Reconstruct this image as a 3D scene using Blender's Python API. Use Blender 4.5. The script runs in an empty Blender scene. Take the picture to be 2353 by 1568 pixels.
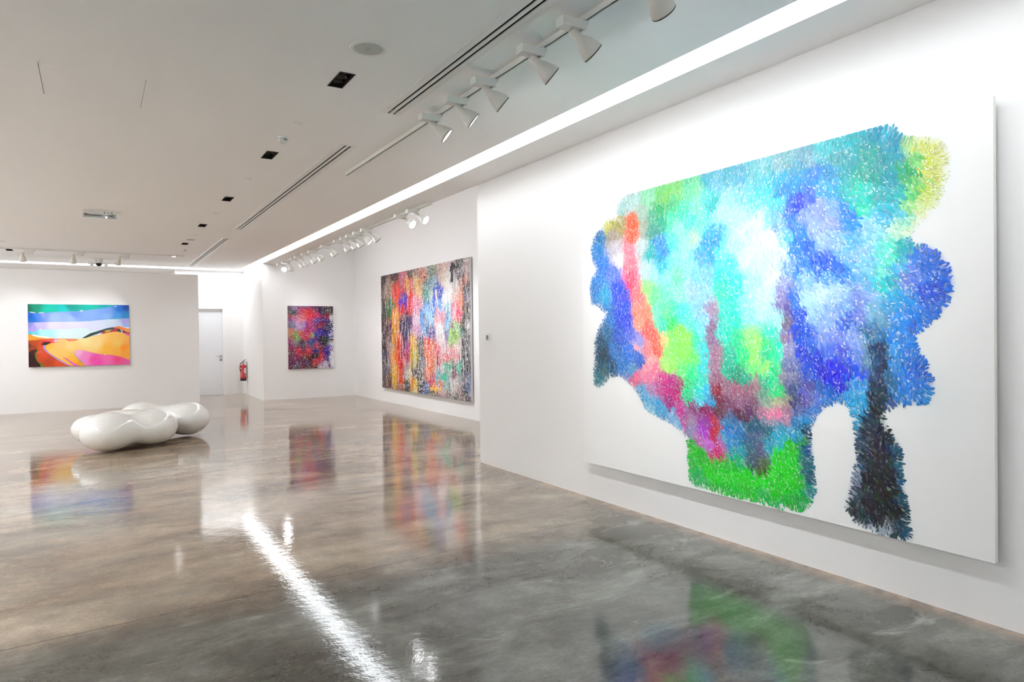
# White-walled art gallery with polished concrete floor
# camera calibration (focal length in pixels of a 2353 px wide frame, yaw, pitch, roll)
CF, CYAW, CPIT, CROL = 1569.000, 0.549806, 0.009117, -0.011411
SLOT = 6.0
FILL_SLOT_L = 26.
SLOT2 = 4.6
FILL_SLOT_BAY = 4.6
LENS = 32.
P_NEAR = 23.
P_FAR = [4, 4, 28, 26, 28, 28, 28, 28, 20, 13, 9, 7, 4, 3]
P_LAND = 17.
P_BACK = 20.
P_FILL_LEFT = 120.
EXPO = .85
FB = [(118, 100, 82), (146, 127, 108), (164, 146, 126), (182, 165, 146)]
FG = [(64, 63, 56), (84, 83, 76), (104, 104, 96), (128, 128, 119)]
BENCH = [(.14, 10.60, .335, .77), (.27, 10.66, .255, .79), (.42, 10.71, .205, .80), (.57, 10.77, .245, .79), (.70, 10.82, .315, .77), (.88, 11.15, .17, .78), (1.22, 11.62, .325, .78), (1.04, 11.75, .255, .80), (.86, 11.85, .24, .80), (.60, 11.85, .33, .84),
         (.2, 11.35, .27, .76), (-.02, 11.08, .27, .73), (.48, 11.28, .34, .65)]
P_FILL_REAR = 135.
# painted colours: u v rrggbb per point, in thousandths of each canvas
BIG_COLOURS="""75 124 0a7fb5;64 188 0a8fd0;90 239 1a8ae0;57 316 1f8fd8;88 356 4ab0e0;135 268 6f8cf0;153 339 4a66e8;107 93 c9c66a;142 86 b5ad60;156 103 a89a60;131 139 a89a90;140 187 c8c0c8;150 234 f5e6ea;210 114 ff6a3a;208 100 ff6a3a;207 153 f57058;193 200 f58a98;188 252 ff8a9a;206 299 f5708a;214 344 f8808a;177 354 5a5ad8;196 320 f06080;232 368 ff8a8a;161 45 a8ccc8;208 38 b0ccc8;235 84 a0b8a8;243 129 a0a898;238 194 b8c8c8;262 26 90d0a8;304 32 6fc070;321 49 78c060;340 71 50b880;361 31 80c878;391 35 68c898;417 34 78d098;304 87 20a868;308 121 28a888;278 107 58a888;274 148 509888;340 120 50d8a0;359 153 88ecc0;379 104 40d8a8;398 140 50dcb8;417 97 80e0b8;449 74 60c8c0;463 100 30b0b0;446 19 50a8b8;471 41 68b0c8;504 35 58a8b8;537 45 60a8c0;568 43 70b8c0;598 30 88c0c8;627 32 90b8c0;583 72 60b8c8;612 80 40b0d0;632 103 2090d0;536 96 80c0d8;504 88 90c8d8;487 121 a0dce8;567 122 70c8d8;536 151 a8e8f0;582 180 c8f0f8;612 168 70b8e8;626 206 80a8e8;294 195 1890c8;315 219 1090d0;298 246 18a0c0;310 277 30b8c8;269 220 40b0b0;343 203 60e0c0;378 197 90f0c0;409 194 a8f8b8;420 169 70e0b8;455 199 30a0c8;445 220 3098d8;469 225 2090d0;426 253 60a8e0;455 265 48a0e0;472 252 30c0c0;378 237 98f0c8;397 280 88d8e8;351 254 80e8c8;318 312 90e8d8;277 286 a0dcd8;251 282 b8d8d8;358 316 80e8b8;415 322 88c8e8;451 319 80c0e8;254 348 a0f890;284 372 80f8a0;318 366 80f0c0;358 369 90e8c8;396 360 a0c8d8;433 375 98c8e8;479 330 40e8c0;492 369 30e8b8;518 353 50ecd0;502 294 60ecd8;486 254 80f0e8;519 241 a8f8f0;551 283 c8fff8;582 269 d0fffa;611 256 f0ffff;566 357 b0fff0;611 344 d8fffa;596 396 c8fff0;551 210 c0f8fc;607 40 60b0b8;642 29 80b0b8;691 37 80a8b8;675 60 58a0b8;723 15 60c0c8;753 17 50b8c0;781 24 30b0b8;822 23 18a0b8;849 14 58b8d0;856 50 10a0b8;861 81 08a8b8;835 91 18a0a8;809 63 30a8a0;781 73 30a8b0;752 56 58a8b0;873 121 20b070;881 133 30b878;848 138 18a8b8;822 124 20a8a0;795 108 20b0a0;767 100 18a8b0;737 87 2898c8;700 84 2088d8;671 84 1898d0;631 81 20a8c8;606 83 48c0c8;595 106 60c8d0;786 144 28d0b8;808 157 30c8c0;835 168 18b0b8;861 175 30b8b8;880 180 70d088;795 192 38d8b8;781 169 30c0c0;767 135 30b8b8;746 133 40a8d8;716 129 58a8f0;697 140 5070e0;671 158 2050d8;661 156 3068e0;644 177 6088e8;624 139 60c8e8;609 170 90d8f0;630 200 90c0f0;657 201 5088e8;684 186 88a0f0;716 169 98a8f8;743 179 88b0f8;763 184 3890e0;772 206 4090e8;780 227 5098e8;737 218 a0b0f8;706 223 a0b8fc;674 233 5090e8;690 261 3078e0;664 265 3890e8;647 241 70c0f0;609 234 d8fff0;601 276 c8fff0;630 280 d0e8f8;721 262 a8c8fc;751 260 98c0f8;780 273 68b8e8;808 244 a0d8f0;835 227 60c0e0;848 204 48c0d0;860 218 68c8d8;873 242 a0e8d0;855 261 c8f4d8;829 267 98e0f0;794 306 a0d0f8;766 301 88c0f8;715 314 1070e0;730 320 1870e0;748 338 1878e0;705 333 3080e8;763 352 2890e8;673 329 5090e8;650 326 88b0f0;736 356 60a8f0;689 351 98c8f8;780 342 80c0f8;808 327 88d0f8;834 305 80e8e0;847 296 80f0d8;863 298 30c8c8;870 314 28b8c8;882 301 40b0d0;885 327 5890e8;904 319 6088e0;920 336 4078d8;908 358 3080e0;931 358 3078e0;938 389 1878e0;927 419 1068d8;903 410 1868e0;920 446 2080e0;938 424 2888e0;885 366 7090e8;870 375 8098e8;850 380 10b8d0;839 390 40d8d8;860 352 68c0f0;829 356 88f0e0;818 381 60d8e0;847 325 78f0d8;854 424 30b0e8;872 436 38a8f0;884 462 1898f0;903 474 2088e0;859 479 10a0f0;872 509 1098f0;884 480 2080e0;846 516 1098f0;889 498 3090e8;639 367 a0a8d8;636 409 9890c8;644 430 7870b0;642 473 807090;639 515 a890b0;656 410 4080e0;669 453 2868e0;662 494 2060d8;682 515 4878e0;689 413 b8e0fc;720 395 c8e8ff;751 389 b8dcfc;705 454 a8d0fc;735 456 a0c0fc;765 437 90b8fc;720 495 98b8f8;750 496 7898f0;768 476 5880e0;779 496 88a8f8;790 458 8898e8;793 420 88a0e8;813 384 80b8e8;812 452 90c8e8;807 497 5080b8;823 508 3088b8;828 478 70a8c8;807 410 a0c0f8;886 71 d8e070;905 71 dce070;909 107 d8e068;921 100 e0e080;897 135 d8e070;916 151 d8dc70;928 144 e8e8a0;897 181 d0e470;909 201 e0e890;890 214 d8eca0;897 233 f0f4c0;878 258 e4f8d8;876 68 b0dca0;886 107 80cc80;890 154 80d080;878 204 a0e090;932 87 e8e8b0;77 532 206080;89 578 104860;69 619 186078;69 666 308090;88 635 507880;113 617 1a6088;102 492 2878a8;121 447 2888d0;132 560 1080c8;151 504 1068d0;145 442 2060e0;175 410 4068e8;180 460 2858e0;167 615 1888d0;197 504 7080e0;191 559 3880e0;208 575 5080d8;229 596 3070c8;201 629 60a0d0;225 531 a0a0e0;72 399 2890d0;220 413 ff9888;253 430 ff9880;225 461 ffa890;257 489 f07870;283 520 f87868;288 557 ff7868;257 557 ff9898;267 589 ffb0b0;219 547 f8b8c8;245 622 f8a0b0;212 656 e87898;256 653 f090b0;282 625 ff90a8;303 644 e060a0;312 690 c81890;338 657 c83898;352 666 b84880;347 707 c82888;327 730 b03890;297 691 d070a8;266 694 c090c0;234 697 70b0d8;255 727 70b8e0;286 745 50a8d8;312 762 68b0d8;337 769 88b8e0;265 763 90d0e8;361 756 d050a0;370 795 c870a8;356 802 80c0e8;380 763 b070a8;290 422 80e8c0;320 434 70f0a0;340 424 60f0b0;334 470 30e870;309 469 60e8c0;358 495 98ff68;339 520 98ff80;386 520 a0ff70;329 566 a0ff80;377 565 98ff70;404 579 80ff80;338 607 a8ff78;367 620 80f890;399 623 50f0a0;313 608 c0f890;309 520 ffd890;409 516 50e8b0;387 456 70e8d0;368 436 60e8d8;423 496 80e0e8;431 554 50e0e0;431 602 40e0e0;385 674 20e090;422 661 30e8c8;385 703 18d8a0;417 695 20e0d8;439 679 60d0f0;421 719 70d8f0;452 716 40a8d8;441 458 98d0f0;419 433 90c8f0;454 435 a890a8;454 482 907090;458 520 987898;466 568 b08098;465 610 b088a0;469 648 a87890;465 681 a02848;473 704 882850;473 741 784058;479 497 60d8c8;500 437 30e8c8;524 461 38e8c8;555 444 a0f8f0;585 437 c0f8f8;499 507 40e0c0;523 516 20e0a0;554 516 a0f890;577 534 a8ff88;569 574 a8f888;561 605 80f090;539 566 38e898;507 567 20c8a8;499 608 18c0a0;523 630 18a888;546 633 30b898;591 564 30e0a0;609 607 10e898;591 647 40c8a0;610 507 60f0d0;627 550 50f0c8;616 663 30e098;628 465 b0f0f0;494 674 a87890;522 671 b07890;553 668 a87088;569 654 b09098;534 706 a07090;498 720 885878;534 738 683050;553 731 704870;568 702 906880;583 692 90a0a0;590 726 c880a0;608 724 e8a0b8;626 730 f090b0;591 669 70b090;626 692 c0c0a0;590 753 8890a8;619 753 a0a0b8;398 741 985888;425 743 983068;443 741 a02870;393 781 b090b0;430 766 a050a8;429 810 b858d0;451 782 a838b0;464 799 d01848;456 777 c01850;464 828 c82060;416 836 c880c0;446 850 d880e0;472 859 d05090;476 835 c070c0;393 816 a098c0;468 879 d84880;485 819 60b0d0;497 799 1888d0;505 830 1098d0;533 793 3088c0;497 771 4888b8;572 769 106888;553 776 306880;601 782 108898;626 778 18b8d8;618 809 10b8d0;601 821 20a8c8;513 865 08b0b0;533 852 20a8b8;552 812 507090;575 804 607898;556 843 48788a;582 838 686890;563 873 506878;586 881 607860;393 860 08b838;406 882 00d010;428 892 20c020;397 923 00c848;410 955 20c070;441 928 00d818;472 907 20d010;505 899 00c848;521 873 08c080;471 944 00e000;512 934 00e000;552 934 00e000;589 924 00e000;625 872 00e000;625 842 10d820;625 937 10d828;512 976 08d050;471 982 10c848;551 979 00d040;428 979 18c868;589 986 08d060;621 985 10c878;597 530 30f0a0;616 553 28f0a8;608 624 20e8a0;597 601 a8ff90;627 670 30e890;624 506 80f0d8;636 506 9890c0;643 553 a0a0c8;639 622 a0a0b0;650 598 8088b8;657 658 506090;660 694 505080;642 691 a0a090;650 635 8080a8;669 511 3868d8;690 502 4070e0;714 507 90a8f0;747 507 90a0f0;779 508 98b0f8;800 520 90b8e0;679 552 1858e0;707 573 2858e0;697 543 4878e0;731 551 6888f0;757 559 6070e8;782 562 80a0f0;714 604 1048e0;740 594 2048e8;737 620 0840e8;756 615 1038e8;775 592 3060e8;788 608 3068f0;697 610 3868d8;753 645 1848e0;737 659 3078d8;710 648 4878c8;693 646 6868b0;679 665 6870c8;706 675 7088d8;689 686 8078c0;730 673 3088d8;756 670 2098e0;778 630 30a0e8;794 633 40a0e0;772 664 48b0e8;793 666 50b0e0;781 689 48b8e8;799 695 38a8d8;781 727 30a8d0;806 512 4888b0;818 508 7098b8;830 512 3880b8;818 537 204878;829 549 10406a;821 569 285888;835 589 103860;829 618 305078;809 570 7098b8;823 643 103858;835 650 18405a;817 664 102840;829 679 104058;817 693 081828;805 719 184860;826 708 103040;840 706 205060;834 739 102838;805 752 283848;820 774 303848;837 771 182838;799 778 405870;817 808 282838;840 803 0c2430;805 818 203040;822 847 101c2a;845 842 08202c;805 860 102030;828 887 040c14;851 881 081c28;798 903 203040;807 934 081018;839 932 040c14;856 935 06181c;822 971 101820;792 968 304048;848 781 206080;856 827 207088;865 865 106888;870 903 186078;872 954 105868;870 979 106080;780 951 303c44;783 907 505c74;780 866 9098b0;787 835 406080;776 761 607898;792 989 788898;816 989 a0b0c0;833 987 b0bcc8;850 985 304c58;847 508 10a0f0;866 509 2898e8;885 501 3080e0;852 540 38a8f0;874 548 1890e8;893 559 1888e0;852 588 2898e0;879 591 1080e0;900 597 1078d8;866 623 2090e8;892 625 1888e0;908 616 1880d8;857 656 2090d8;884 653 1890e0;905 643 30a0e0;849 677 5070b0;846 633 3080b0;841 609 4880a8;604 738 e890b0;623 726 e080a8;642 738 c090b0;596 711 a0c0a0;642 715 b888a0;615 760 9098b0;592 778 507088;660 744 3088c0;682 737 40a0d8;671 711 6878b8;699 716 5890d8;630 772 109ab8;653 782 18b0d8;623 801 10b8d8;599 825 30b0c0;671 779 20a0b8;689 772 205070;685 808 0860a0;678 800 18a050;652 814 00d010;622 858 00e000;659 873 00d808;603 909 00e010;641 923 00d810;670 916 10c840;685 867 187888;695 887 106880;695 932 2098a0;677 959 10b860;651 971 08c048;614 968 00d030;594 978 10c860;587 894 606838"""
BIG_OUTLINE="147,28 142,54 147,76 112,73 91,90 86,103 54,115 38,170 43,219 61,259 36,290 31,328 38,385 62,392 97,423 68,474 48,532 47,591 43,650 46,697 62,704 88,693 113,663 149,655 190,679 223,720 244,766 296,790 331,800 360,821 379,838 381,882 383,931 387,975 401,991 436,991 471,996 520,997 559,995 603,995 633,999 633,988 673,990 691,973 705,920 702,867 695,806 696,761 706,724 727,695 753,683 769,690 778,731 781,765 779,790 784,823 774,867 771,911 761,952 780,984 798,991 822,999 850,1001 875,993 878,980 875,941 873,899 867,864 867,825 865,790 851,760 840,730 836,698 860,679 905,668 913,642 915,612 905,574 890,540 887,513 884,512 903,495 926,464 940,431 944,397 940,362 927,326 909,306 890,296 879,287 885,259 904,242 923,218 932,186 939,157 941,107 930,69 905,53 876,46 861,26 851,6 809,-12 753,-12 691,-12 624,-12 589,-12 598,-12 574,-12 521,-12 471,-12 443,-12 436,-12 417,-12 380,-12 300,-12 236,-12 190,-12"
MID_COLOURS="""41 36 403840;84 115 b09888;38 167 806858;19 307 403438;47 449 503840;28 637 402c34;41 731 606070;69 823 707080;82 916 806860;111 969 7a5450;202 38 4a3a3a;215 112 d8583a;199 200 e05838;155 269 508868;94 358 407850;93 404 907060;226 274 e07838;196 363 f0b040;194 453 f0b030;192 544 e8a040;174 726 f09838;193 861 f8c010;184 925 f8c818;237 723 e86030;241 903 f07020;298 59 d890a8;337 117 f09048;323 168 e83838;322 211 4838c0;315 255 5030c8;388 200 e84848;294 297 e84828;373 311 e84838;425 272 f090a8;461 342 f0b0c8;487 252 e890b0;415 117 e89080;465 106 e8b850;488 193 f0c080;491 26 b07060;404 13 706060;551 67 e07850;587 23 a09890;632 54 608868;699 32 b8a8a0;763 10 e0b8b0;825 5 e0c8c8;572 160 609898;653 145 78a8c0;696 182 4060c0;717 224 4858c8;571 226 489088;606 245 78b8a8;673 243 f8f0d8;751 102 f0d8c8;803 124 fff4ee;822 203 fffaf5;780 276 f8f8fc;863 170 fff4f0;904 18 282830;894 35 282830;903 85 605868;951 92 b8a8a8;979 45 c0b0b0;881 262 f8d0c8;880 322 f07890;919 303 f0a080;950 158 d0907a;967 219 303038;975 329 283038;985 272 9098b0;898 399 e85070;859 374 f0a0b0;332 387 403858;291 456 403860;330 518 384068;383 441 605080;448 393 e0a8c8;484 411 e8c8e0;458 478 e0a8c8;533 397 5878a8;593 318 5898e0;650 306 78b0e8;715 326 80b8e8;789 331 a8d8e8;614 400 88d0f0;660 354 6090c8;693 356 e090a0;692 420 f0a8b0;757 407 d890a8;798 409 88c0e0;797 470 98d0e8;601 489 583888;624 522 5050a0;566 497 68a0d8;713 484 f8f4f8;733 539 f8f0f4;786 524 9090c0;817 486 603040;877 488 a0d080;867 540 98c858;925 504 609080;926 459 807068;991 476 e8e8e8;969 431 383838;963 519 202028;961 622 202028;969 695 282830;989 622 a0a0a8;968 805 282838;976 900 6878a8;986 841 7888b0;956 954 303038;247 589 e86838;302 589 6a3860;354 632 b860a0;286 677 b03060;352 719 c02868;271 767 e04058;419 605 f0c038;418 631 f8c830;429 699 d8c848;421 785 b0a840;427 827 383828;431 929 f0d030;424 981 e8c020;400 915 f09050;505 604 383838;510 680 484850;538 753 505878;489 840 505060;511 922 302c28;510 972 282424;547 952 4070a8;576 604 e86040;622 611 f08868;643 676 e87850;586 710 f07840;619 774 f08850;618 822 e8a080;584 808 f07030;629 878 d05080;650 917 f08030;706 908 f09040;698 706 c03030;688 666 e07080;741 704 f0a0a8;753 625 f8e0e4;814 663 f0a8b0;793 718 e05060;874 699 e8a0a8;895 623 f8e8e8;772 773 38c0a0;813 763 38b898;892 758 68c8b0;781 819 68c0a0;852 814 803858;729 799 c8c8d0;717 847 c0c0c8;811 855 b8b8c0;891 856 a8a8b0;949 836 909098;684 874 70b0c8;780 897 20a890;841 906 e8e0e0;737 940 c8a0a8;789 965 807878;890 924 b89898;869 986 504840;937 986 807070;627 976 606048;682 986 907878;363 849 e0e0d8;324 808 b8a0a0;347 964 505048;226 967 a08080;133 635 c0a8a0;120 543 806060;136 470 604060;495 504 c0a0c0;377 770 d8a8a8"""
PURPLE_COLOURS="""21 28 806068;128 28 a890b0;235 27 a070a0;398 17 905090;563 24 703078;674 23 603060;786 22 403850;898 21 303040;977 61 282838;897 70 888890;73 83 708088;148 114 386850;18 170 b86868;60 225 b080b0;157 185 e89ac0;255 106 e070a0;343 81 f06060;419 89 ff6050;452 65 e04868;540 88 e05060;494 161 ff2058;583 152 f03868;672 144 d03080;319 185 ff9088;285 241 f8b0c8;209 288 e8c0e8;338 304 c8b0e8;262 344 d8b0e0;426 304 d048a8;435 368 d83090;493 248 d85088;603 224 7860c0;728 103 402060;850 176 c03048;873 135 702838;782 224 3838a8;724 289 a02868;702 321 b02850;781 281 903060;894 248 3838a8;916 289 202860;963 191 e8e0f0;122 304 a0a0c8;48 304 8890a8;67 398 e0a088;173 462 98d080;193 526 a0d090;119 501 c09070;260 439 e88060;335 463 e84888;389 512 e84068;466 464 e85078;556 385 c05098;621 449 2848c8;722 434 3020b8;723 385 4030a8;835 386 402070;946 451 2858d8;892 354 204080;521 465 b8c080;608 530 8850a8;709 530 202020;552 569 6850b0;843 548 285038;775 588 282058;945 549 281840;978 598 e8e0f8;475 576 3078b0;332 607 587888;289 582 604050;398 623 b85080;496 649 907098;224 621 907088;117 580 a898b0;74 572 b05090;62 651 a04070;168 699 c02858;233 700 e82850;243 756 d83060;440 704 f04868;395 767 d04048;460 768 c03850;331 678 805070;617 642 d05068;616 714 3040a0;716 708 902848;715 764 d83840;817 734 5028b8;942 679 7048c0;884 751 4830a8;975 753 d0c0e8;93 738 905878;59 816 883868;166 818 a03878;241 843 903070;361 822 706040;437 823 802838;526 809 381828;637 787 301840;392 902 583888;492 865 501828;568 882 e04868;714 853 f03058;657 908 d84868;769 854 a02870;435 935 605038;567 938 e08070;734 934 c8b8d8;813 912 e8e0f0;939 858 c8b8e8;859 872 5040a8;914 955 3048a8;971 932 f0ece8;689 973 f0e0e8;600 979 501838;857 978 e0d8e8;489 977 705060;111 896 70386a;57 934 803060;218 922 886088;163 968 687080;326 965 804058;273 860 883868"""
LANDSCAPE=[
("-20,-46 1048,-70 1036,1088 -32,1033","3 78 007860;77 35 00a080;200 75 00d0b8;352 90 00dcd8;404 29 00a898;612 52 00c8b8;773 41 00b8c0"),
("-22,124 -3,128 61,142 125,139 326,120 507,105 665,69 800,36 871,0 882,-31 1048,-35 1045,219 879,224 770,242 610,268 505,277 248,282 -24,296","16 203 0068d0;50 227 0078e0;100 202 5090f0;149 177 90a8f8;249 218 a8c8fc;402 226 a8c8fc;444 157 80a8f8;611 156 90b8fc;772 111 80b0fc;771 181 90c0fc;908 65 0078e0;964 38 0050b0;962 180 0088d0;880 180 40a0f0"),
("-24,296 248,282 505,277 610,268 770,242 1045,219 1042,553 -26,535","15 336 9098e0;49 369 b8a8f0;98 328 d0c8fc;248 337 e8e4ff;452 337 e8e8ff;662 338 e0e8ff;824 286 d8e8fc;961 268 b0a8f0;977 339 a0b8f0;878 339 d0e4fc"),
("-25,439 63,436 78,407 197,404 400,397 504,380 572,394 598,429 672,421 693,434 608,476 517,570 195,564 -26,518","13 461 50c8e8;48 469 80e0f0;147 454 b8f4fc;348 473 e4fafc;556 415 e0f8fc"),
("894,352 955,374 1044,375 1043,411 933,388","933 374 f8fcff"),
("-26,481 28,482 47,499 121,516 196,530 236,548 120,588 -27,601","47 536 ffa820;146 546 ff9828"),
("28,480 121,506 201,522 236,544 175,548 96,529 47,507","47 503 fff4e0"),
("-27,576 46,574 121,563 220,549 347,554 419,1039 -32,1033","46 620 c85008;119 688 e05a10;11 661 803808;143 790 e05010;192 918 c84810;292 948 e05818;195 589 f04828;246 556 f87860;398 576 e88868;45 703 a84808"),
("135,596 175,564 246,556 322,551 347,563 275,608 220,624 175,623","175 589 f86050;296 566 f89880;245 582 f06858"),
("107,655 140,592 225,594 215,611 164,656","145 622 d81c10"),
("125,651 145,605 215,602 169,652","145 622 2a0c08"),
("327,548 486,563 455,586 398,604 362,580","398 576 f09070;465 569 e8902a"),
("515,546 600,468 769,386 823,371 856,374 845,409 769,417 709,460 607,515 549,549","661 460 183830"),
("709,460 752,426 812,417 850,383 894,392 871,453 806,461 725,495","768 443 c02c30"),
("747,417 806,417 795,452 752,456","768 443 c8b020"),
("840,372 878,352 911,361 1043,419 1042,500 927,427 878,392","878 374 f07818;987 446 f89830"),
("872,409 899,396 921,454 877,453","877 444 301810"),
("921,410 965,445 1042,491 1042,517 932,472","932 463 902818"),
("164,656 220,624 275,608 276,566 347,558 388,602 455,586 491,561 549,546 607,520 687,495 741,474 822,448 877,444 932,463 976,499 1042,544 1038,945 900,864 818,835 711,820 631,793 542,752 474,737 440,757 442,826 498,931 575,1047 445,1040 404,1000 323,915 243,836 193,775 159,706","194 665 ffc850;295 625 fcd080;397 670 ffe090;554 588 fce8a0;659 634 ffe090;765 723 ffc030;875 638 fccc58;940 728 ff9c08;973 774 fcb028;874 771 fcb838;345 797 fcd070;446 946 ffb828;395 884 fcc040;244 751 ffd070;472 964 f8a818"),
("137,672 149,651 162,660 154,706 193,779 253,853 323,919 404,996 373,986 292,914 223,835 173,770 144,723","243 793 b8a0f0"),
("245,569 276,566 270,599 245,607","255 582 e8d0fc"),
("440,757 474,737 542,752 631,793 711,820 818,835 900,864 1038,945 1036,1088 575,1064 508,932 447,826","474 775 fcb8e0;551 830 fc90d0;524 906 f890d0;630 893 f850b0;682 965 fc50b8;764 899 fc70b8;872 903 f84890;954 950 f060a8;763 977 fc70c0"),
("319,845 354,867 420,941 513,1018 445,1015 374,917","344 882 f070c0"),
("64,779 104,743 144,740 133,769 83,796","344 882 d86848"),
("79,712 86,746 69,787 76,838 82,905 136,958 135,1042 106,1040 102,939 72,905 56,837 56,787","344 882 688018"),
("-29,792 25,736 79,711 79,746 59,787 61,837 77,905 107,956 116,1041 -32,1033","43 870 3c0c08;45 745 4c1808"),
("926,463 976,474 1042,517 1042,544 976,508","344 882 f070b0"),
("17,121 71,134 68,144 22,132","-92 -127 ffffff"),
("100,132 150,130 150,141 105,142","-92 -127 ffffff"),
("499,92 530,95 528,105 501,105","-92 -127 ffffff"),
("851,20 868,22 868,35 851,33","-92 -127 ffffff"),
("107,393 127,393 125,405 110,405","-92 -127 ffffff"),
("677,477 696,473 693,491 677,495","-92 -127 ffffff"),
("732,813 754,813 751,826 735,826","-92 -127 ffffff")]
import bpy, bmesh, math, random
import numpy as np
from mathutils import Vector, Matrix
random.seed(7); RNG = np.random.default_rng(11)
SC = bpy.context.scene
COL = SC.collection
R = math.radians

# ------------------------------------------------------------------ helpers
def lin(c):
    c = c / 255.0 if c > 1 else c
    return c / 12.92 if c <= .04045 else ((c + .055) / 1.055) ** 2.4
def hexlin(h):
    return (lin(int(h[0:2], 16)), lin(int(h[2:4], 16)), lin(int(h[4:6], 16)))
def srgb(r, g, b):
    return (lin(r / 255.), lin(g / 255.), lin(b / 255.), 1)

def mat(name, col, rough=.5, metal=0., ior=1.45, coat=0., emit=None, es=0., bump=None, trans=0.):
    m = bpy.data.materials.new(name); m.use_nodes = True
    nt = m.node_tree; b = nt.nodes['Principled BSDF']
    b.inputs['Base Color'].default_value = col; b.inputs['Roughness'].default_value = rough
    b.inputs['Metallic'].default_value = metal; b.inputs['IOR'].default_value = ior
    b.inputs['Coat Weight'].default_value = coat; b.inputs['Transmission Weight'].default_value = trans
    if emit:
        b.inputs['Emission Color'].default_value = emit; b.inputs['Emission Strength'].default_value = es
    # every surface gets a little procedural variation
    tc = nt.nodes.new('ShaderNodeTexCoord'); n = nt.nodes.new('ShaderNodeTexNoise')
    sc, amt, bs = bump or (40., .03, 0.)
    n.inputs['Scale'].default_value = sc; n.inputs["Detail"].default_value = 1
    nt.links.new(tc.outputs['Object'], n.inputs['Vector'])
    hs = nt.nodes.new('ShaderNodeMixRGB'); hs.blend_type = 'MIX'
    hs.inputs['Color1'].default_value = tuple(c * (1 - amt) for c in col[:3]) + (1,)
    hs.inputs['Color2'].default_value = tuple(min(1, c * (1 + amt)) for c in col[:3]) + (1,)
    nt.links.new(n.outputs['Fac'], hs.inputs['Fac']); nt.links.new(hs.outputs[0], b.inputs['Base Color'])
    if bs:
        bp = nt.nodes.new('ShaderNodeBump'); bp.inputs['Strength'].default_value = .3; bp.inputs['Distance'].default_value = bs
        nt.links.new(n.outputs['Fac'], bp.inputs['Height']); nt.links.new(bp.outputs[0], b.inputs['Normal'])
    return m

def emat(name, col, strength):
    m = bpy.data.materials.new(name); m.use_nodes = True
    nt = m.node_tree; nt.nodes.clear()
    e = nt.nodes.new('ShaderNodeEmission'); o = nt.nodes.new('ShaderNodeOutputMaterial')
    e.inputs[0].default_value = col; e.inputs[1].default_value = strength
    nt.links.new(e.outputs[0], o.inputs[0]); return m

def paintmat(name, rough, ior=1.45, bumpd=0., bscale=60.):
    m = bpy.data.materials.new(name); m.use_nodes = True
    nt = m.node_tree; b = nt.nodes['Principled BSDF']
    a = nt.nodes.new('ShaderNodeAttribute'); a.attribute_name = 'paint'
    nt.links.new(a.outputs['Color'], b.inputs['Base Color'])
    b.inputs['Roughness'].default_value = rough; b.inputs['IOR'].default_value = ior
    if bumpd:
        tc = nt.nodes.new('ShaderNodeTexCoord'); n = nt.nodes.new('ShaderNodeTexNoise'); n.inputs['Scale'].default_value = bscale
        bp = nt.nodes.new('ShaderNodeBump'); bp.inputs['Distance'].default_value = bumpd; bp.inputs['Strength'].default_value = .5
        nt.links.new(tc.outputs['Object'], n.inputs['Vector']); nt.links.new(n.outputs['Fac'], bp.inputs['Height']); nt.links.new(bp.outputs[0], b.inputs['Normal'])
    return m

def tag(o, label=None, cat=None, group=None, kind=None):
    if label: o['label'] = label
    if cat: o['category'] = cat
    if group: o['group'] = group
    if kind: o['kind'] = kind
    return o
def empty(name, loc=(0, 0, 0), rotz=0):
    o = bpy.data.objects.new(name, None); o.empty_display_size = .1; COL.objects.link(o)
    o.location = loc; o.rotation_euler = (0, 0, rotz); return o
def link(name, me, m=None, parent=None, loc=None):
    o = bpy.data.objects.new(name, me); COL.objects.link(o)
    if m is not None:
        for x in (m if isinstance(m, (list, tuple)) else [m]): me.materials.append(x)
    if parent: o.parent = parent
    if loc: o.location = loc
    return o
def build(name, bm, m, parent=None, smooth=False, loc=None):
    bmesh.ops.recalc_face_normals(bm, faces=bm.faces)
    me = bpy.data.meshes.new(name); bm.to_mesh(me); bm.free()
    if smooth:
        for p in me.polygons: p.use_smooth = True
    return link(name, me, m, parent, loc)
def box(bm, x0, x1, y0, y1, z0, z1, bev=0.):
    b2 = bmesh.new()
    v = [b2.verts.new(p) for p in ((x0, y0, z0), (x1, y0, z0), (x1, y1, z0), (x0, y1, z0), (x0, y0, z1), (x1, y0, z1), (x1, y1, z1), (x0, y1, z1))]
    for f in ((0, 3, 2, 1), (4, 5, 6, 7), (0, 1, 5, 4), (1, 2, 6, 5), (2, 3, 7, 6), (3, 0, 4, 7)): b2.faces.new([v[i] for i in f])
    if bev: bmesh.ops.bevel(b2, geom=b2.edges[:], offset=bev, segments=2, affect='EDGES', profile=.6)
    me = bpy.data.meshes.new('t'); b2.to_mesh(me); b2.free(); bm.from_mesh(me); bpy.data.meshes.remove(me)
def B(*a, **k):
    bm = bmesh.new(); box(bm, *a, **k); return bm
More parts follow.
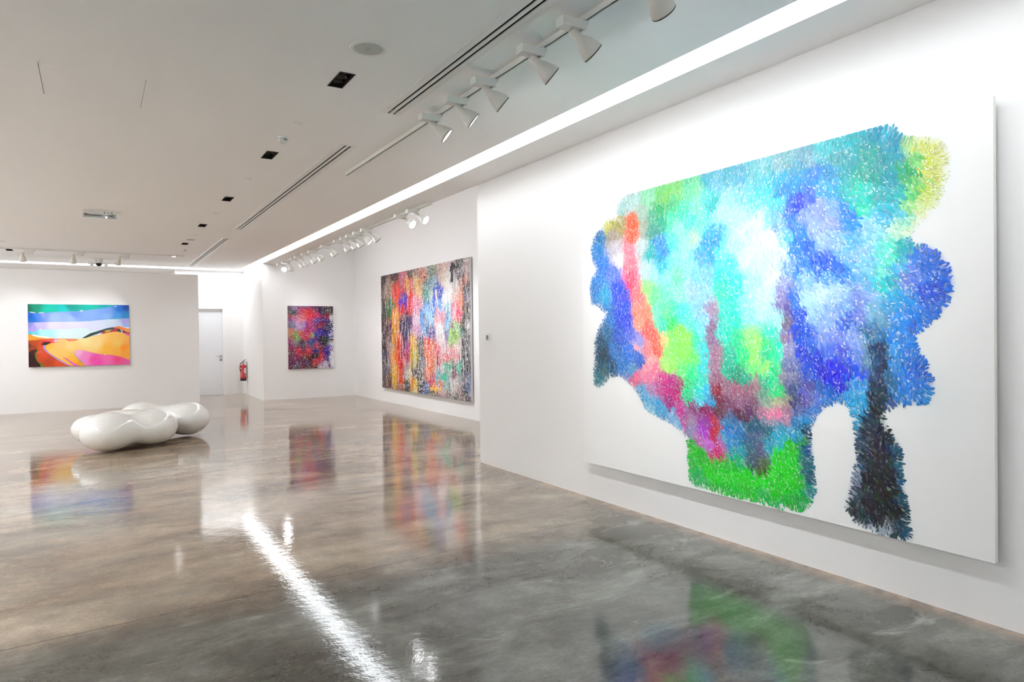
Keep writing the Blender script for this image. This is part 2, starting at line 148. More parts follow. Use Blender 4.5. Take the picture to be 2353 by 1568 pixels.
def lathe(prof, seg=40, axis=Vector((0, 0, 1)), origin=Vector((0, 0, 0)), bm=None, close=False):
    bm = bm or bmesh.new(); q = Vector((0, 0, 1)).rotation_difference(Vector(axis).normalized())
    rings = []
    for r, z in prof:
        if r < 1e-6: rings.append([bm.verts.new(origin + q @ Vector((0, 0, z)))])
        else: rings.append([bm.verts.new(origin + q @ Vector((r * math.cos(2 * math.pi * i / seg), r * math.sin(2 * math.pi * i / seg), z))) for i in range(seg)])
    for a, b in zip(rings, rings[1:]):
        for i in range(seg):
            j = (i + 1) % seg
            if len(a) == 1 and len(b) == 1: continue
            if len(a) == 1: bm.faces.new((a[0], b[i], b[j]))
            elif len(b) == 1: bm.faces.new((a[i], a[j], b[0]))
            else: bm.faces.new((a[i], a[j], b[j], b[i]))
    return bm
def tube(bm, pts, r, seg=10):
    pts = [Vector(p) for p in pts]; rings = []
    for i, p in enumerate(pts):
        d = (pts[min(i + 1, len(pts) - 1)] - pts[max(i - 1, 0)]).normalized()
        q = Vector((0, 0, 1)).rotation_difference(d)
        rings.append([bm.verts.new(p + q @ Vector((r * math.cos(2 * math.pi * k / seg), r * math.sin(2 * math.pi * k / seg), 0))) for k in range(seg)])
    for a, b in zip(rings, rings[1:]):
        for k in range(seg):
            l = (k + 1) % seg; bm.faces.new((a[k], a[l], b[l], b[k]))
    bm.faces.new(rings[0]); bm.faces.new(rings[-1]); return bm
def copy_tree(o, parent=None):
    c = o.copy(); COL.objects.link(c); c.parent = parent
    for ch in list(o.children): copy_tree(ch, c)
    return c

# ------------------------------------------------------------------ materials
M = {}
M['wall'] = mat('wall_paint', (.86, .85, .845, 1), .75, bump=(180., .008, .0004))
M['ceil'] = mat('ceiling_paint', (.90, .895, .89, 1), .85, bump=(90., .008, .0004))
M['door'] = mat('door_lacquer', (.80, .81, .84, 1), .4)
M['lamp'] = mat('lamp_white_metal', (.74, .73, .68, 1), .42)
M['gear'] = mat('gear_box_white', (.76, .76, .72, 1), .5)
M['grey'] = mat('grey_plastic', (.25, .27, .27, 1), .5)
M['dark'] = mat('black_metal', (.012, .012, .012, 1), .45)
M['darkin'] = mat('dark_slot', (.008, .008, .008, 1), .9)
M['white'] = mat('white_plastic', (.80, .80, .79, 1), .4)
M['alu'] = mat('brushed_steel', (.55, .56, .57, 1), .3, metal=1.)
M['glass'] = mat('clear_cover', (.93, .93, .96, 1), .08, trans=.85, ior=1.45)
M['blackglass'] = mat('smoked_dome', (.01, .01, .012, 1), .08)
M['red'] = mat('red_enamel', (.55, .012, .012, 1), .25, coat=.5)
M['rubber'] = mat('black_rubber', (.015, .015, .015, 1), .6)
M['paper'] = mat('pale_label', (.80, .70, .72, 1), .6)
M['lcd'] = mat('grey_display', (.16, .16, .15, 1), .25)
M['canvas'] = mat('raw_canvas_edge', (.80, .79, .76, 1), .8, bump=(300., .02, .0002))
M['glossw'] = mat('bench_gloss', (.84, .835, .80, 1), .3, coat=1., ior=1.5)
M['glossw'].node_tree.nodes['Principled BSDF'].inputs['Coat Roughness'].default_value = .015
M['slot'] = emat('cove_light_diffuser', (.925, .97, 1., 1), SLOT)
M['fill_slot_l'] = emat('left_fill_diffuser', (.90, .955, 1., 1), FILL_SLOT_L)
M['slot2'] = emat('far_cove_diffuser', (.955, .98, 1., 1), SLOT2)
M['fill_slot_bay'] = emat('bay_fill_diffuser', (.955, .98, 1., 1), FILL_SLOT_BAY)
M['lens'] = emat('lamp_lens_glow', (.95, .96, 1., 1), LENS)
M['lensf'] = emat('far_lamp_lens_glow', (.95, .96, 1., 1), 24.)
M['lens2'] = emat('small_lamp_glow', (1., 1., 1., 1), 8.)
M['mdl'] = mat('reflector_dim', (.02, .022, .02, 1), .15)

# polished concrete
def concrete():
    m = bpy.data.materials.new('polished_concrete'); m.use_nodes = True
    nt = m.node_tree; N = nt.nodes; Lk = nt.links; b = N['Principled BSDF']
    tc = N.new('ShaderNodeTexCoord'); P = tc.outputs['Object']
    def noise(scale, detail=4, rough=.55, vec=P, dist=0.):
        n = N.new('ShaderNodeTexNoise'); n.inputs['Scale'].default_value = scale; n.inputs['Detail'].default_value = detail
        n.inputs['Roughness'].default_value = rough; n.inputs['Distortion'].default_value = dist; Lk.new(vec, n.inputs['Vector']); return n.outputs['Fac']
    def ramp(fac, stops):
        r = N.new('ShaderNodeValToRGB'); e = r.color_ramp.elements
        e[0].position, e[0].color = stops[0]; e[1].position, e[1].color = stops[-1]
        for p, c in stops[1:-1]:
            q = e.new(p); q.color = c
        Lk.new(fac, r.inputs[0]); return r.outputs[0]
    def math_(op, a, b_=None, c=None, clamp=False):
        n = N.new('ShaderNodeMath'); n.operation = op; n.use_clamp = clamp
        for i, v in enumerate((a, b_, c)):
            if v is None: continue
            if isinstance(v, (int, float)): n.inputs[i].default_value = v
            else: Lk.new(v, n.inputs[i])
        return n.outputs[0]
    def mix(f, a, b_, mode='MIX'):
        n = N.new('ShaderNodeMixRGB'); n.blend_type = mode
        for i, v in ((0, f), (1, a), (2, b_)):
            if isinstance(v, (int, float)): n.inputs[i].default_value = v
            elif isinstance(v, tuple): n.inputs[i].default_value = v
            else: Lk.new(v, n.inputs[i])
        return n.outputs[0]
    g = lambda v: (v, v, v, 1)
    sx = N.new('ShaderNodeSeparateXYZ'); Lk.new(P, sx.inputs[0]); X, Y = sx.outputs[0], sx.outputs[1]
    # stretched coordinates: trowel streaks run along x
    mp = N.new('ShaderNodeMapping'); mp.inputs['Scale'].default_value = (.7, 1.45, 1); mp.inputs['Rotation'].default_value = (0, 0, R(-5)); Lk.new(P, mp.inputs[0]); S = mp.outputs[0]
    wob = noise(1.1, 5, .6)
    yy = math_('ADD', math_('SUBTRACT', Y, math_('MULTIPLY', X, .07)), math_('MULTIPLY', math_('SUBTRACT', wob, .5), .9))
    # slab pour boundary: grey slab in front of y = 4.2, beige slabs behind
    mr = N.new('ShaderNodeMapRange'); mr.interpolation_type = 'SMOOTHSTEP'
    mr.inputs[1].default_value = 3.75; mr.inputs[2].default_value = 4.35; Lk.new(yy, mr.inputs[0])
    zone = mr.outputs[0]
    # the slab by the right wall is greyer up to y = 7
    mr2 = N.new('ShaderNodeMapRange'); mr2.interpolation_type = 'SMOOTHSTEP'; mr2.inputs[1].default_value = 5.2; mr2.inputs[2].default_value = 1.6
    Lk.new(math_('ADD', X, math_('MULTIPLY', math_('SUBTRACT', Y, 4.5), -.45)), mr2.inputs[0])
    zone = math_('MULTIPLY', zone, mr2.outputs[0])
    beige = ramp(noise(1.3, 6, .62, S, .4), [(.33, srgb(*FB[0])), (.45, srgb(*FB[1])), (.56, srgb(*FB[2])), (.7, srgb(*FB[3]))])
    grey = ramp(noise(1.7, 6, .66, S, .5), [(.34, srgb(*FG[0])), (.45, srgb(*FG[1])), (.56, srgb(*FG[2])), (.68, srgb(*FG[3]))])
    col = mix(zone, grey, beige)
    col = mix(.55, col, ramp(noise(7, 6, .7), [(.3, g(.35)), (.7, g(.75))]), 'OVERLAY')
    col = mix(.40, col, ramp(noise(48, 3, .7), [(.3, g(.3)), (.7, g(.7))]), 'OVERLAY')
    cl = ramp(noise(.9, 7, .66, S, .6), [(.47, g(0)), (.62, g(1))])
    col = mix(math_('MULTIPLY', math_('MULTIPLY', cl, zone), .5), col, srgb(118, 114, 104))
    # pale worn patches
    pm = ramp(noise(2.6, 6, .68, S, .8), [(.61, g(0)), (.70, g(1))])
    col = mix(math_('MULTIPLY', pm, .30), col, srgb(190, 190, 180))
    # dark stain bands beside the joints, tan band along the right wall
    def band(expr, c, w):
        d = math_('ABSOLUTE', math_('SUBTRACT', expr, c)); n = N.new('ShaderNodeMapRange'); n.inputs[1].default_value = 0; n.inputs[2].default_value = w
        n.inputs[3].default_value = 1; n.inputs[4].default_value = 0; Lk.new(d, n.inputs[0]); return n.outputs[0]
    ys = math_('SUBTRACT', Y, math_('MULTIPLY', X, .07))
    dk = math_('MULTIPLY', band(ys, 4.02, .34), ramp(noise(3.2, 6, .7), [(.38, g(0)), (.62, g(1))]))
    col = mix(math_('MULTIPLY', dk, .62), col, srgb(70, 62, 54))
    tan = math_('MULTIPLY', band(X, 3.87, .16), .75)
    col = mix(math_('MULTIPLY', tan, ramp(noise(9, 5, .6), [(.35, g(.2)), (.6, g(1))])), col, srgb(168, 140, 118))
    # saw-cut joints
    jt = None
    for c in (-1.3, 4.13, 6.83, 9.55, 12.3, 15.0):
        j = math_('LESS_THAN', math_('ABSOLUTE', math_('SUBTRACT', ys, c)), .006)
        jt = j if jt is None else math_('MAXIMUM', jt, j)
    col = mix(math_('MULTIPLY', jt, .6), col, srgb(70, 62, 52))
    # small chips of spilled white paint
    ch = N.new('ShaderNodeTexVoronoi'); ch.inputs['Scale'].default_value = 1.3; Lk.new(P, ch.inputs[0])
    chm = math_('MULTIPLY', math_('LESS_THAN', math_('ADD', ch.outputs['Distance'], math_('MULTIPLY', noise(40, 3), .05)), .047), 1.)
    col = mix(math_('MULTIPLY', chm, .55), col, srgb(205, 202, 190))
    Lk.new(col, b.inputs['Base Color'])
    ro = N.new('ShaderNodeMapRange'); ro.inputs[1].default_value = .3; ro.inputs[2].default_value = .7; ro.inputs[3].default_value = .02; ro.inputs[4].default_value = .085
    Lk.new(noise(2.2, 5, .6), ro.inputs[0])
    ro2 = math_('ADD', ro.outputs[0], math_('MULTIPLY', math_('SUBTRACT', 1., zone), .035))
    Lk.new(ro2, b.inputs['Roughness'])
    b.inputs['IOR'].default_value = 1.65
    bp = N.new('ShaderNodeBump'); bp.inputs['Strength'].default_value = 1.; bp.inputs['Distance'].default_value = .0006
    h = math_('ADD', math_('MULTIPLY', noise(22, 2, .5), .6), math_('ADD', math_('MULTIPLY', noise(7, 2, .5), 1.3), math_('MULTIPLY', noise(75, 2, .5), .33)))
    Lk.new(h, bp.inputs['Height']); Lk.new(bp.outputs[0], b.inputs['Normal'])
    return m
M['floor'] = concrete()

# ------------------------------------------------------------------ room
H = 3.265; XA, XB, XD = 3.87, 5.705, 3.44
YA, YC, YE, YF = 7.06, 16.96, 17.2, 19.4
XL, YN = -3.76, -5.
def struct(name, bm, m):
    o = build(name, bm, m); o['kind'] = 'structure'; return o
def quad(bm, *p):
    bm.faces.new([bm.verts.new(q) for q in p])
def holed(x0, x1, y0, y1, z, holes):
    xs = sorted({x0, x1, *[h[0] for h in holes], *[h[1] for h in holes]}); ys = sorted({y0, y1, *[h[2] for h in holes], *[h[3] for h in holes]})
    xs = [x for x in xs if x0 <= x <= x1]; ys = [y for y in ys if y0 <= y <= y1]
    bm = bmesh.new(); V = {}
    def v(i, j):
        if (i, j) not in V: V[i, j] = bm.verts.new((xs[i], ys[j], z))
        return V[i, j]
    for i in range(len(xs) - 1):
        for j in range(len(ys) - 1):
            cx, cy = (xs[i] + xs[i + 1]) / 2, (ys[j] + ys[j + 1]) / 2
            if any(h[0] < cx < h[1] and h[2] < cy < h[3] for h in holes): continue
            bm.faces.new((v(i, j), v(i + 1, j), v(i + 1, j + 1), v(i, j + 1)))
    # sides of the openings, 5 cm up
    for h in holes:
        a, b_, c, d = h[:4]; t = z + (h[4] if len(h) > 4 else .05)
        for p, q in (((a, c), (b_, c)), ((b_, c), (b_, d)), ((b_, d), (a, d)), ((a, d), (a, c))):
            quad(bm, (*p, z), (*q, z), (*q, t), (*p, t))
    return bm
struct('floor', B(XL - .2, XB + .3, YN - .2, 22.4, -.12, 0), M['floor'])
DOWN = [(1.478, y) for y in (4.62, 6.86, 9.27, 11.63, 14.03)] + [(-1.372, 16.45)]
DIFF = [(-1.4, 5.11), (6.17, 11.81), (12.96, 18.33)]
SLX0, SLX1, TSY0, TSY1 = 3.225, 3.452, 18.66, 19.17
holes = [(x - .055, x + .055, y - .15, y + .15, .1) for x, y in DOWN]
holes += [(1.96, 2.10, a, b_, .05) for a, b_ in DIFF]
PAN = (-.278, .333, 5.27, 5.93)
holes += [(PAN[0], PAN[1], PAN[2], PAN[3], .02)]
holes += [(1.455, 1.545, 16.22, 16.40, .03)]
MLX0, MLX1 = .11 - SLX1, .11 - SLX0        # added fill-light slot, mirrored beside the unseen left wall
NSY0, NSY1 = YN + .42, YN + .65             # and one along the wall behind the camera
struct('ceiling', holed(MLX1, SLX0, NSY1, TSY0, H, holes), M['ceil'])
bm = bmesh.new()
box(bm, SLX1, XA, YN, YC, H, H + .12); box(bm, XL, MLX0, YN, TSY1, H, H + .12); box(bm, MLX0, MLX1, YN, 2.19, H, H + .12); box(bm, MLX0, SLX1, YN, NSY1, H, H + .12)
struct('trim_1', bm, M['ceil'])                      # soffit between the light slot and the right wall line
struct('trim_2', B(XL, SLX1, TSY1, YF, H, H + .12), M['ceil'])     # soffit in front of the door wall
struct('trim_6', B(MLX1, SLX0 - .03, NSY1, TSY0 - .03, H + .13, H + .15), M['ceil'])
# cove slot housing: long run beside the right wall, short run before the door wall
SD = .07
def slot(x0, x1, y0, y1):
    bm = bmesh.new()
    return bm
bm = bmesh.new()
box(bm, SLX0 - .02, SLX0 - .001, NSY1, TSY0, H + .001, H + SD + .02)
box(bm, MLX1, SLX0, TSY0 - .02, TSY0 - .001, H + .001, H + SD + .02)
struct('trim_3', bm, M['ceil'])
HB0 = 4.35
def cove(x0, x1, y0, y1, label, m='slot'):
    cx, cy = (x0 + x1) / 2, (y0 + y1) / 2
    lf = tag(empty('cove_light', (cx, cy, H)), label, 'ceiling light')
    if isinstance(m, tuple):
        build('diffuser', B(x0 - cx, x1 - cx, y0 - cy, m[1] - cy, SD, SD + .02), M['slot'], lf); y0, m = m[1] + .002, 'slot2'
    build('diffuser', B(x0 - cx, x1 - cx, y0 - cy, y1 - cy, SD, SD + .02), M[m], lf)
cove(SLX0, SLX1, NSY0, TSY1, 'long glowing strip light recessed in the ceiling beside the right wall', ('slot', YC))
cove(MLX1 + .002, SLX0 - .002, TSY0, TSY1, 'thin glowing strip light across the ceiling before the door wall', 'slot2')
cove(MLX0, MLX1, 2.2, TSY1, 'added fill strip light in the ceiling along the unseen left wall', 'fill_slot_l')  # added strip, fills the room with light from the unseen left side
lfb = tag(empty('cove_light', (5.3, 12., HB0)), 'added fill strip light up in the tall bay ceiling, hidden behind the soffit', 'ceiling light')
build('diffuser', B(-1.0, -.85, -4.2, 4.2, -.03, 0), M['fill_slot_bay'], lfb)  # added hidden strip that brightens the upper bay walls

HB = 4.35
struct('wall_right', B(XA, XA + .25, YN, YA, 0, HB), M['wall'])
struct('wall_bay_right', B(XB, XB + .2, YA - 1, YC + .2, 0, HB), M['wall'])
bm = bmesh.new(); box(bm, XD, XB, YC, YC + .3, 0, HB); box(bm, XD, XD + .3, YC + .3, YF, 0, HB)
struct('wall_bay_back', bm, M['wall'])
struct('wall_bay_front', B(XA + .25, XB, YA - .2, YA, 0, HB), M['wall'])
struct('ceiling_bay', B(XA, XB + .2, YA - .2, YC + .3, HB, HB + .1), M['ceil'])
struct('trim_4', B(XA - .02, XA, YA, YC, H + .1, HB), M['ceil'])    # fascia above the soffit on the bay side
# door wall with door opening
DX0, DX1, DZ = 2.0, 2.918, 2.27
bm = bmesh.new()
box(bm, DX1, XD + .3, YF, YF + .2, 0, HB); box(bm, 1.8, DX0, YF, YF + .2, 0, HB); box(bm, DX0, DX1, YF, YF + .2, DZ, HB)
struct('wall_back', bm, M['wall'])
struct('wall_far', B(XL, 1.9, 22.0, 22.2, 0, HB), M['wall'])
struct('wall_far_side', B(1.8, 1.9, YF + .2, 22.0, 0, HB), M['wall'])
struct('ceiling_far', B(XL, 1.9, YF, 22.2, H, H + .12), M['ceil'])
struct('wall_left', B(XL - .2, XL, YN, 22.2, 0, HB), M['wall'])
struct('wall_near', B(XL, XA + .25, YN - .2, YN, 0, HB), M['wall'])
struct('wall_partition', B(XL, 2.075, YE, YE + .22, 0, 2.965), M['wall'])
dt = empty('door_1', (DX0, YF, 0)); dt['kind'] = 'structure'
build('door_leaf', B(.0, .918, .05, .10, .012, 2.18), M['door'], dt)
build('door_header', B(.0, .918, .09, .14, 2.185, DZ), M['wall'], dt)
bm = bmesh.new(); box(bm, .845, .895, .036, .05, 1.0, 1.05, .003); box(bm, .74, .87, .006, .016, 1.018, 1.032, .004); box(bm, .86, .872, .012, .04, 1.018, 1.032)
build('door_handle', bm, M['alu'], dt)
bm = B(.845, .895, .036, .05, .90, .95, .003); box(bm, .865, .875, .03, .036, .91, .94)
build('door_lock', bm, M['grey'], dt)
struct('trim_5', B(DX1 + .002, 3.055, YF - .015, YF, 0, H - .001), M['wall'])     # flat pilaster right of the door

# ceiling access panel
ap = tag(empty('access_panel', (.03, 5.6, H)), 'square flush access panel outlined in the plain ceiling', 'ceiling panel')
build('panel', B(PAN[0] - .03 + .004, PAN[1] - .03 - .003, PAN[2] - 5.6 + .0008, PAN[3] - 5.6 - .0012, 0, .012), M['ceil'], ap)

# ------------------------------------------------------------------ ceiling fittings
place = ['nearest to the ceiling speaker', 'second from the ceiling speaker', 'third from the ceiling speaker', 'fourth from the ceiling speaker, smallest but one', 'farthest in the row, by the small round speaker']
def make_downlight():
    r = empty('recessed_downlight')
    bm = bmesh.new()
    for a in ((-.054, .054, -.149, -.143), (-.054, .054, .143, .149), (-.054, -.049, -.149, .149), (.049, .054, -.149, .149)): box(bm, *a, -.002, .1)
    box(bm, -.054, .054, -.149, .149, .085, .1)
    for y in (-.05, .05): box(bm, -.05, .05, y - .003, y + .003, .03, .09)
    build('housing', bm, M['dark'], r)
    for y in (-.098, 0, .098):
        build('lamp', lathe([(0, .03), (.026, .028), (.04, .012), (.042, .012), (.043, .016), (.035, .035), (.03, .06), (0, .062)], 24, origin=Vector((0, y, .01))), M['mdl'], r, True)
    return r
dl = make_downlight()
for i, (x, y) in enumerate(DOWN):
    o = dl if i == 0 else copy_tree(dl)
    o.location = (x, y, H)
    tag(o, 'black recessed three-lamp downlight in the ceiling, ' + place[i] if i < 5 else 'small black recessed downlight by the left track over the landscape painting', 'downlight', 'recessed black downlights')
g = tag(empty('recessed_spot', (1.5, 16.31, H)), 'small lit recessed spot at the right end of the far ceiling track', 'downlight')
build('trim_ring', B(-.044, .044, -.089, .089, -.003, .02), M['white'], g); build('lamp', lathe([(0, -.006), (.034, -.005), (.034, 0)], 20), emat('recessed_spot_glow', (1, 1, 1, 1), 30.), g)

for i, (a, b_) in enumerate(DIFF):
    o = tag(empty('slot_air_diffuser', (2.03, (a + b_) / 2, H)), ['long double-slot air diffuser nearest the track spotlights, running out of the top', 'double-slot air diffuser in the middle of the ceiling', 'farthest double-slot air diffuser, ending at the strip light'][i], 'air vent', 'linear air diffusers')
    hl = (b_ - a) / 2; bm = bmesh.new()
    for s0, s1 in ((-.085, -.029), (-.007, .017), (.039, .085)): box(bm, s0, s1, -hl, hl, -.004, .006)
    box(bm, -.085, .085, -hl - .015, -hl, -.004, .006); box(bm, -.085, .085, hl, hl + .015, -.004, .006)
    build('frame', bm, M['white'], o)
    bm = bmesh.new(); box(bm, -.068, .068, -hl + .001, hl - .001, .03, .049); build('plenum', bm, M['darkin'], o)

def disc(r, h, name, m, parent, loc=None): return build(name, lathe([(0, -h), (r * .9, -h), (r, -h * .5), (r, 0)], 32), m, parent, True, loc)
s = tag(empty('ceiling_speaker', (1.462, 4.03, H)), 'large round grey ceiling speaker with wide white rim', 'speaker')
build('rim', lathe([(.088, -.004), (.108, -.006), (.114, -.003), (.114, 0)], 48), M['white'], s, True)
build('grille', lathe([(0, -.002), (.086, -.005), (.09, -.004), (.09, 0)], 48), mat('grille_grey', srgb(188, 192, 190), .6, bump=(900., .12, 0)), s, True)
build('badge', B(-.002, .002, -.014, .014, -.008, -.002), M['grey'], s)
s = tag(empty('ceiling_speaker', (1.505, 13.4, H)), 'small flat round speaker far down the ceiling, past the last downlights', 'speaker')
build('rim', lathe([(.07, -.004), (.085, -.005), (.088, 0)], 32), M['white'], s, True)
build('grille', lathe([(0, -.003), (.07, -.004)], 32), mat('grille_far', srgb(170, 160, 150), .6), s, True)
dn = ['largest, beyond the first black downlight', 'between the second and third black downlights', 'between the third and fourth black downlights', 'between the fourth downlight and the small speaker', 'farthest along the ceiling row', 'at the left edge above the left track']
for i, (x, y) in enumerate([(1.463, 5.72), (1.488, 7.97), (1.503, 10.44), (1.507, 12.75), (1.529, 15.35), (-1.36, 15.1)]):
    if i == 0:
        d0 = tag(build('sprinkler_cover', lathe([(0, -.009), (.036, -.009), (.040, -.006), (.040, 0), (.012, .001), (.012, .06), (0, .06)], 32), M['white'], None, True, (x, y, H + .0015)))
        d = d0
    else:
        d = d0.copy(); COL.objects.link(d); d.location = (x, y, H + .0015)
    tag(d, 'flat white sprinkler cover disc on the ceiling, ' + dn[i], 'sprinkler cover', 'white ceiling discs')
for i, (x, y, l) in enumerate([(1.45, 6.19, 'small beige smoke detector box near the second black downlight'), (1.55, 14.85, 'tiny white smoke detector at the far end of the downlight row')]):
    s = tag(empty('smoke_detector', (x, y, H)), l, 'smoke detector')
    build('base', lathe([(0, -.012), (.042, -.012), (.045, 0)], 28), M['white'], s, True)
    build('sensor_body', B(-.034, .034, -.034, .034, -.045, -.012, .008), M['white'], s); build('sensor_window', B(-.002, .028, -.0355, -.033, -.034, -.018), M['grey'], s)
    build('sensor_cap', lathe([(0, -.058), (.02, -.056), (.03, -.045)], 20), M['gear'], s, True)
s = tag(empty('indicator_lamp', (2.36, 5.9, H)), 'tiny glowing indicator on the ceiling beside the near track', 'indicator light')
build('lens', lathe([(0, -.012), (.006, -.01), (.008, 0)], 12), M['lens2'], s)

# emergency batten
e = tag(empty('emergency_light', (.1, 10.98, H + .0015)), 'white emergency light with clear cover on the left ceiling', 'emergency light')
build('body', B(-.195, .195, -.045, .045, -.045, 0, .006), M['gear'], e)
build('fixing_stem', B(-.02, .02, -.02, .02, -.01, .06), M['gear'], e)
bm = B(-.198, .198, -.048, .048, -.088, -.045, .012); build('clear_cover', bm, M['glass'], e)
for x in (-.165, .165): build('lamp_holder', B(x - .014, x + .014, -.02, .02, -.072, -.046, .003), M['white'], e)
bm = bmesh.new(); tube(bm, [(-.15, 0, -.062), (.15, 0, -.062)], .008); build('lamp_tube', bm, M['white'], e, True)
for x, c in ((.045, 'grey'), (.09, 'grey'), (.13, 'grey')): build('marking', B(x, x + .02, -.0462, -.0445, -.036, -.014), M[c], e)
build('status_lamp', lathe([(0, -.094), (.007, -.092), (.009, -.08)], 12, origin=Vector((.075, -.02, 0))), M['lens2'], e)

# dome camera and twin lamp unit
c = tag(empty('dome_camera', (.124, 17.45, H + .0015)), 'white dome security camera with black lens hanging from ceiling', 'security camera')
build('housing', lathe([(0, -.105), (.07, -.10), (.078, -.09), (.095, -.02), (.1, 0)], 36), M['gear'], c, True)
build('fixing_stem', B(-.02, .02, -.02, .02, -.01, .06), M['gear'], c)
build('dome', lathe([(.062, -.1), (.058, -.13), (.04, -.155), (0, -.168)], 28), M['blackglass'], c, True)
build('housing_mark', B(-.05, -.035, -.096, -.088, -.05, -.04), M['grey'], c)
t = tag(empty('twin_lamp_unit', (.12, 18.3, H)), 'small twin-head white lamp unit behind the dome camera', 'emergency light')
build('mounting_plate', B(-.2, .2, -.03, .03, -.04, 0, .004), M['gear'], t)
for x in (-.13, .15): build('lamp_head', lathe([(0, -.115), (.04, -.1), (.045, -.075), (.03, -.045), (.02, -.04)], 20, origin=Vector((x, 0, 0))), M['white'], t, True)

# ------------------------------------------------------------------ track lights
def track(name, loc, length, axis, label):
    r = tag(empty(name, loc), label, 'light track')
    prof = [(-.018, -.017), (-.004, .004), (.017, .018)]
    bm = bmesh.new()
    def bx(a, b_, z0, z1):
        if axis == 'y': box(bm, a, b_, -length / 2, length / 2, z0, z1)
        else: box(bm, -length / 2, length / 2, a, b_, z0, z1)
    bx(-.02, -.007, -.03, 0); bx(.007, .02, -.03, 0); bx(-.007, .007, -.006, 0)
    build('rail', bm, M['gear'], r)
    bm = bmesh.new(); bx(-.0068, .0068, -.024, -.0065); build('contact_groove', bm, M['darkin'], r)
    for s_ in (-1, 1):
        c0 = s_ * length / 2; a, b_ = min(c0, c0 + s_ * .012), max(c0, c0 + s_ * .012)
        build('end_cap', B(-.019, .019, a, b_, -.031, 0) if axis == 'y' else B(a, b_, -.019, .019, -.031, 0), M['white'], r)
    return r
track('light_track', (2.351, 3.0, H), 8.4, 'y', 'white ceiling track carrying the six near spotlights')
track('light_track', (3.82, 12.5, H), 8.5, 'y', 'white ceiling track along the far soffit over the bay')
track('light_track', (-.7, 16.0, H), 4.7, 'x', 'white ceiling track across the room above the landscape painting')
track('light_track', (-1., 20.5, H), 5.0, 'x', 'pale ceiling track behind the top of the left partition wall')

def make_spot():
    r = empty('track_spotlight')
    build('adapter', B(-.045, .015, -.016, .016, -.052, -.0305, .004), M['lamp'], r)
    gb = build('gear_box', B(-.175, -.015, -.037, .037, -.095, -.046, .003), M['gear'], r)
    build('rating_label', B(-.052, -.034, -.03, .030, -.0966, -.0948), M['grey'], gb)
    bm = bmesh.new(); tube(bm, [(-.07, 0, -.09), (-.07, 0, -.118)], .010, 12); tube(bm, [(-.07, -.02, -.112), (-.07, .02, -.112)], .013, 16)
    br = build('bracket', bm, M['lamp'], r, True)
    bm = bmesh.new(); tube(bm, [(-.07, -.0215, -.112), (-.07, -.019, -.112)], .004, 10); build('screw', bm, M['dark'], br)
    sh = build('shade', lathe([(0, -.035), (.018, -.034), (.023, -.026), (.027, .03), (.0275, .031), (.027, .034), (.040, .052), (.052, .085), (.060, .112), (.0625, .128), (.0625, .14), (.0605, .14), (.058, .112), (.050, .085), (.038, .056), (0, .05)], 44), M['lamp'], r, True)
    sh.location = (-.07, 0, -.118)
    build('lens', lathe([(0, .108), (.05, .11), (.0565, .1115)], 32), M['lens'], sh, True)
    build('rim', lathe([(.0608, .1385), (.0632, .1385), (.0632, .143), (.0608, .143), (.0608, .1385)], 40), M['dark'], sh, True)
    return r
proto = make_spot(); first = True; far_lens = []
def spot(x, y, d, label, power, group, pivot=0., size=62, blend=.9, flip=1, color=(.95, .97, 1.), drop=0., lens=None):
    global first
    o = proto if first else copy_tree(proto); first = False
    o.location = (x, y, H); tag(o, label, 'spotlight', group)
    d = Vector(d).normalized()
    for ch in o.children:
        if ch.name.startswith('shade'):
            ch.location.x += pivot
            ch.rotation_euler = Vector((0, 0, 1)).rotation_difference(d).to_euler(); sh = ch
        if ch.name.startswith('bracket'): ch.location.x += pivot
    if lens == 'far':
        for q in sh.children:
            if q.name.startswith('lens'):
                if not far_lens:
                    fm = q.data.copy(); fm.materials[0] = M['lensf']; far_lens.append(fm)
                q.data = far_lens[0]
    if power:
        l = bpy.data.lights.new('lamp_beam', 'SPOT'); l.energy = power; l.spot_size = R(size); l.spot_blend = blend; l.color = color; l.shadow_soft_size = .03
        lo = bpy.data.objects.new('lamp_beam', l); COL.objects.link(lo)
        lo.parent = o; lo.location = Vector(sh.location) + d * .118
        d = (d + Vector((0, 0, -drop))).normalized()
        lo.rotation_euler = (Vector((0, 0, -1)).rotation_difference(d)).to_euler()
    return o
near = [(2.43, (.80, .18, -.58)), (3.02, (.78, -.12, -.62)), (3.43, (.78, -.22, -.62)), (4.01, (.78, -.20, -.62)), (4.43, (.74, -.29, -.62)), (4.87, (.72, -.36, -.62))]
nl = ['cut off by the top edge', 'fifth from the far end', 'fourth from the far end', 'third from the far end', 'second from the far end', 'last at the far end']
for i, (y, d) in enumerate(near):
    spot(2.351, y, d, 'white bell spotlight on the near ceiling track, ' + nl[i], P_NEAR * (.38, .9, 1, 1, 1, 1)[i], 'spotlights on the near track', size=84, blend=1., drop=.30)
spot(2.351, 1.55, (.80, -.05, -.60), 'added unseen bell spotlight on the near ceiling track, above the frame, nearest the viewer', P_NEAR * .08, 'spotlights on the near track', size=84, blend=1., drop=.1)  # added lamp above the view, lifts the near end of the right wall
ys = [8.65, 9.08, 10.51, 10.90, 11.26, 11.58, 11.95, 12.78, 13.64, 14.16, 14.71, 15.1, 15.85, 16.35]
ds = [(.45, -.72, -.52), (.35, -.78, -.52), (.75, .1, -.62), (.62, -.35, -.62), (.7, .25, -.65), (.72, -.05, -.66), (.7, .25, -.65), (.7, .2, -.6), (.72, 0, -.6), (.75, -.1, -.65), (.6, .25, -.7), (.72, -.05, -.65), (.35, .5, -.65), (-.25, -.72, -.5)]
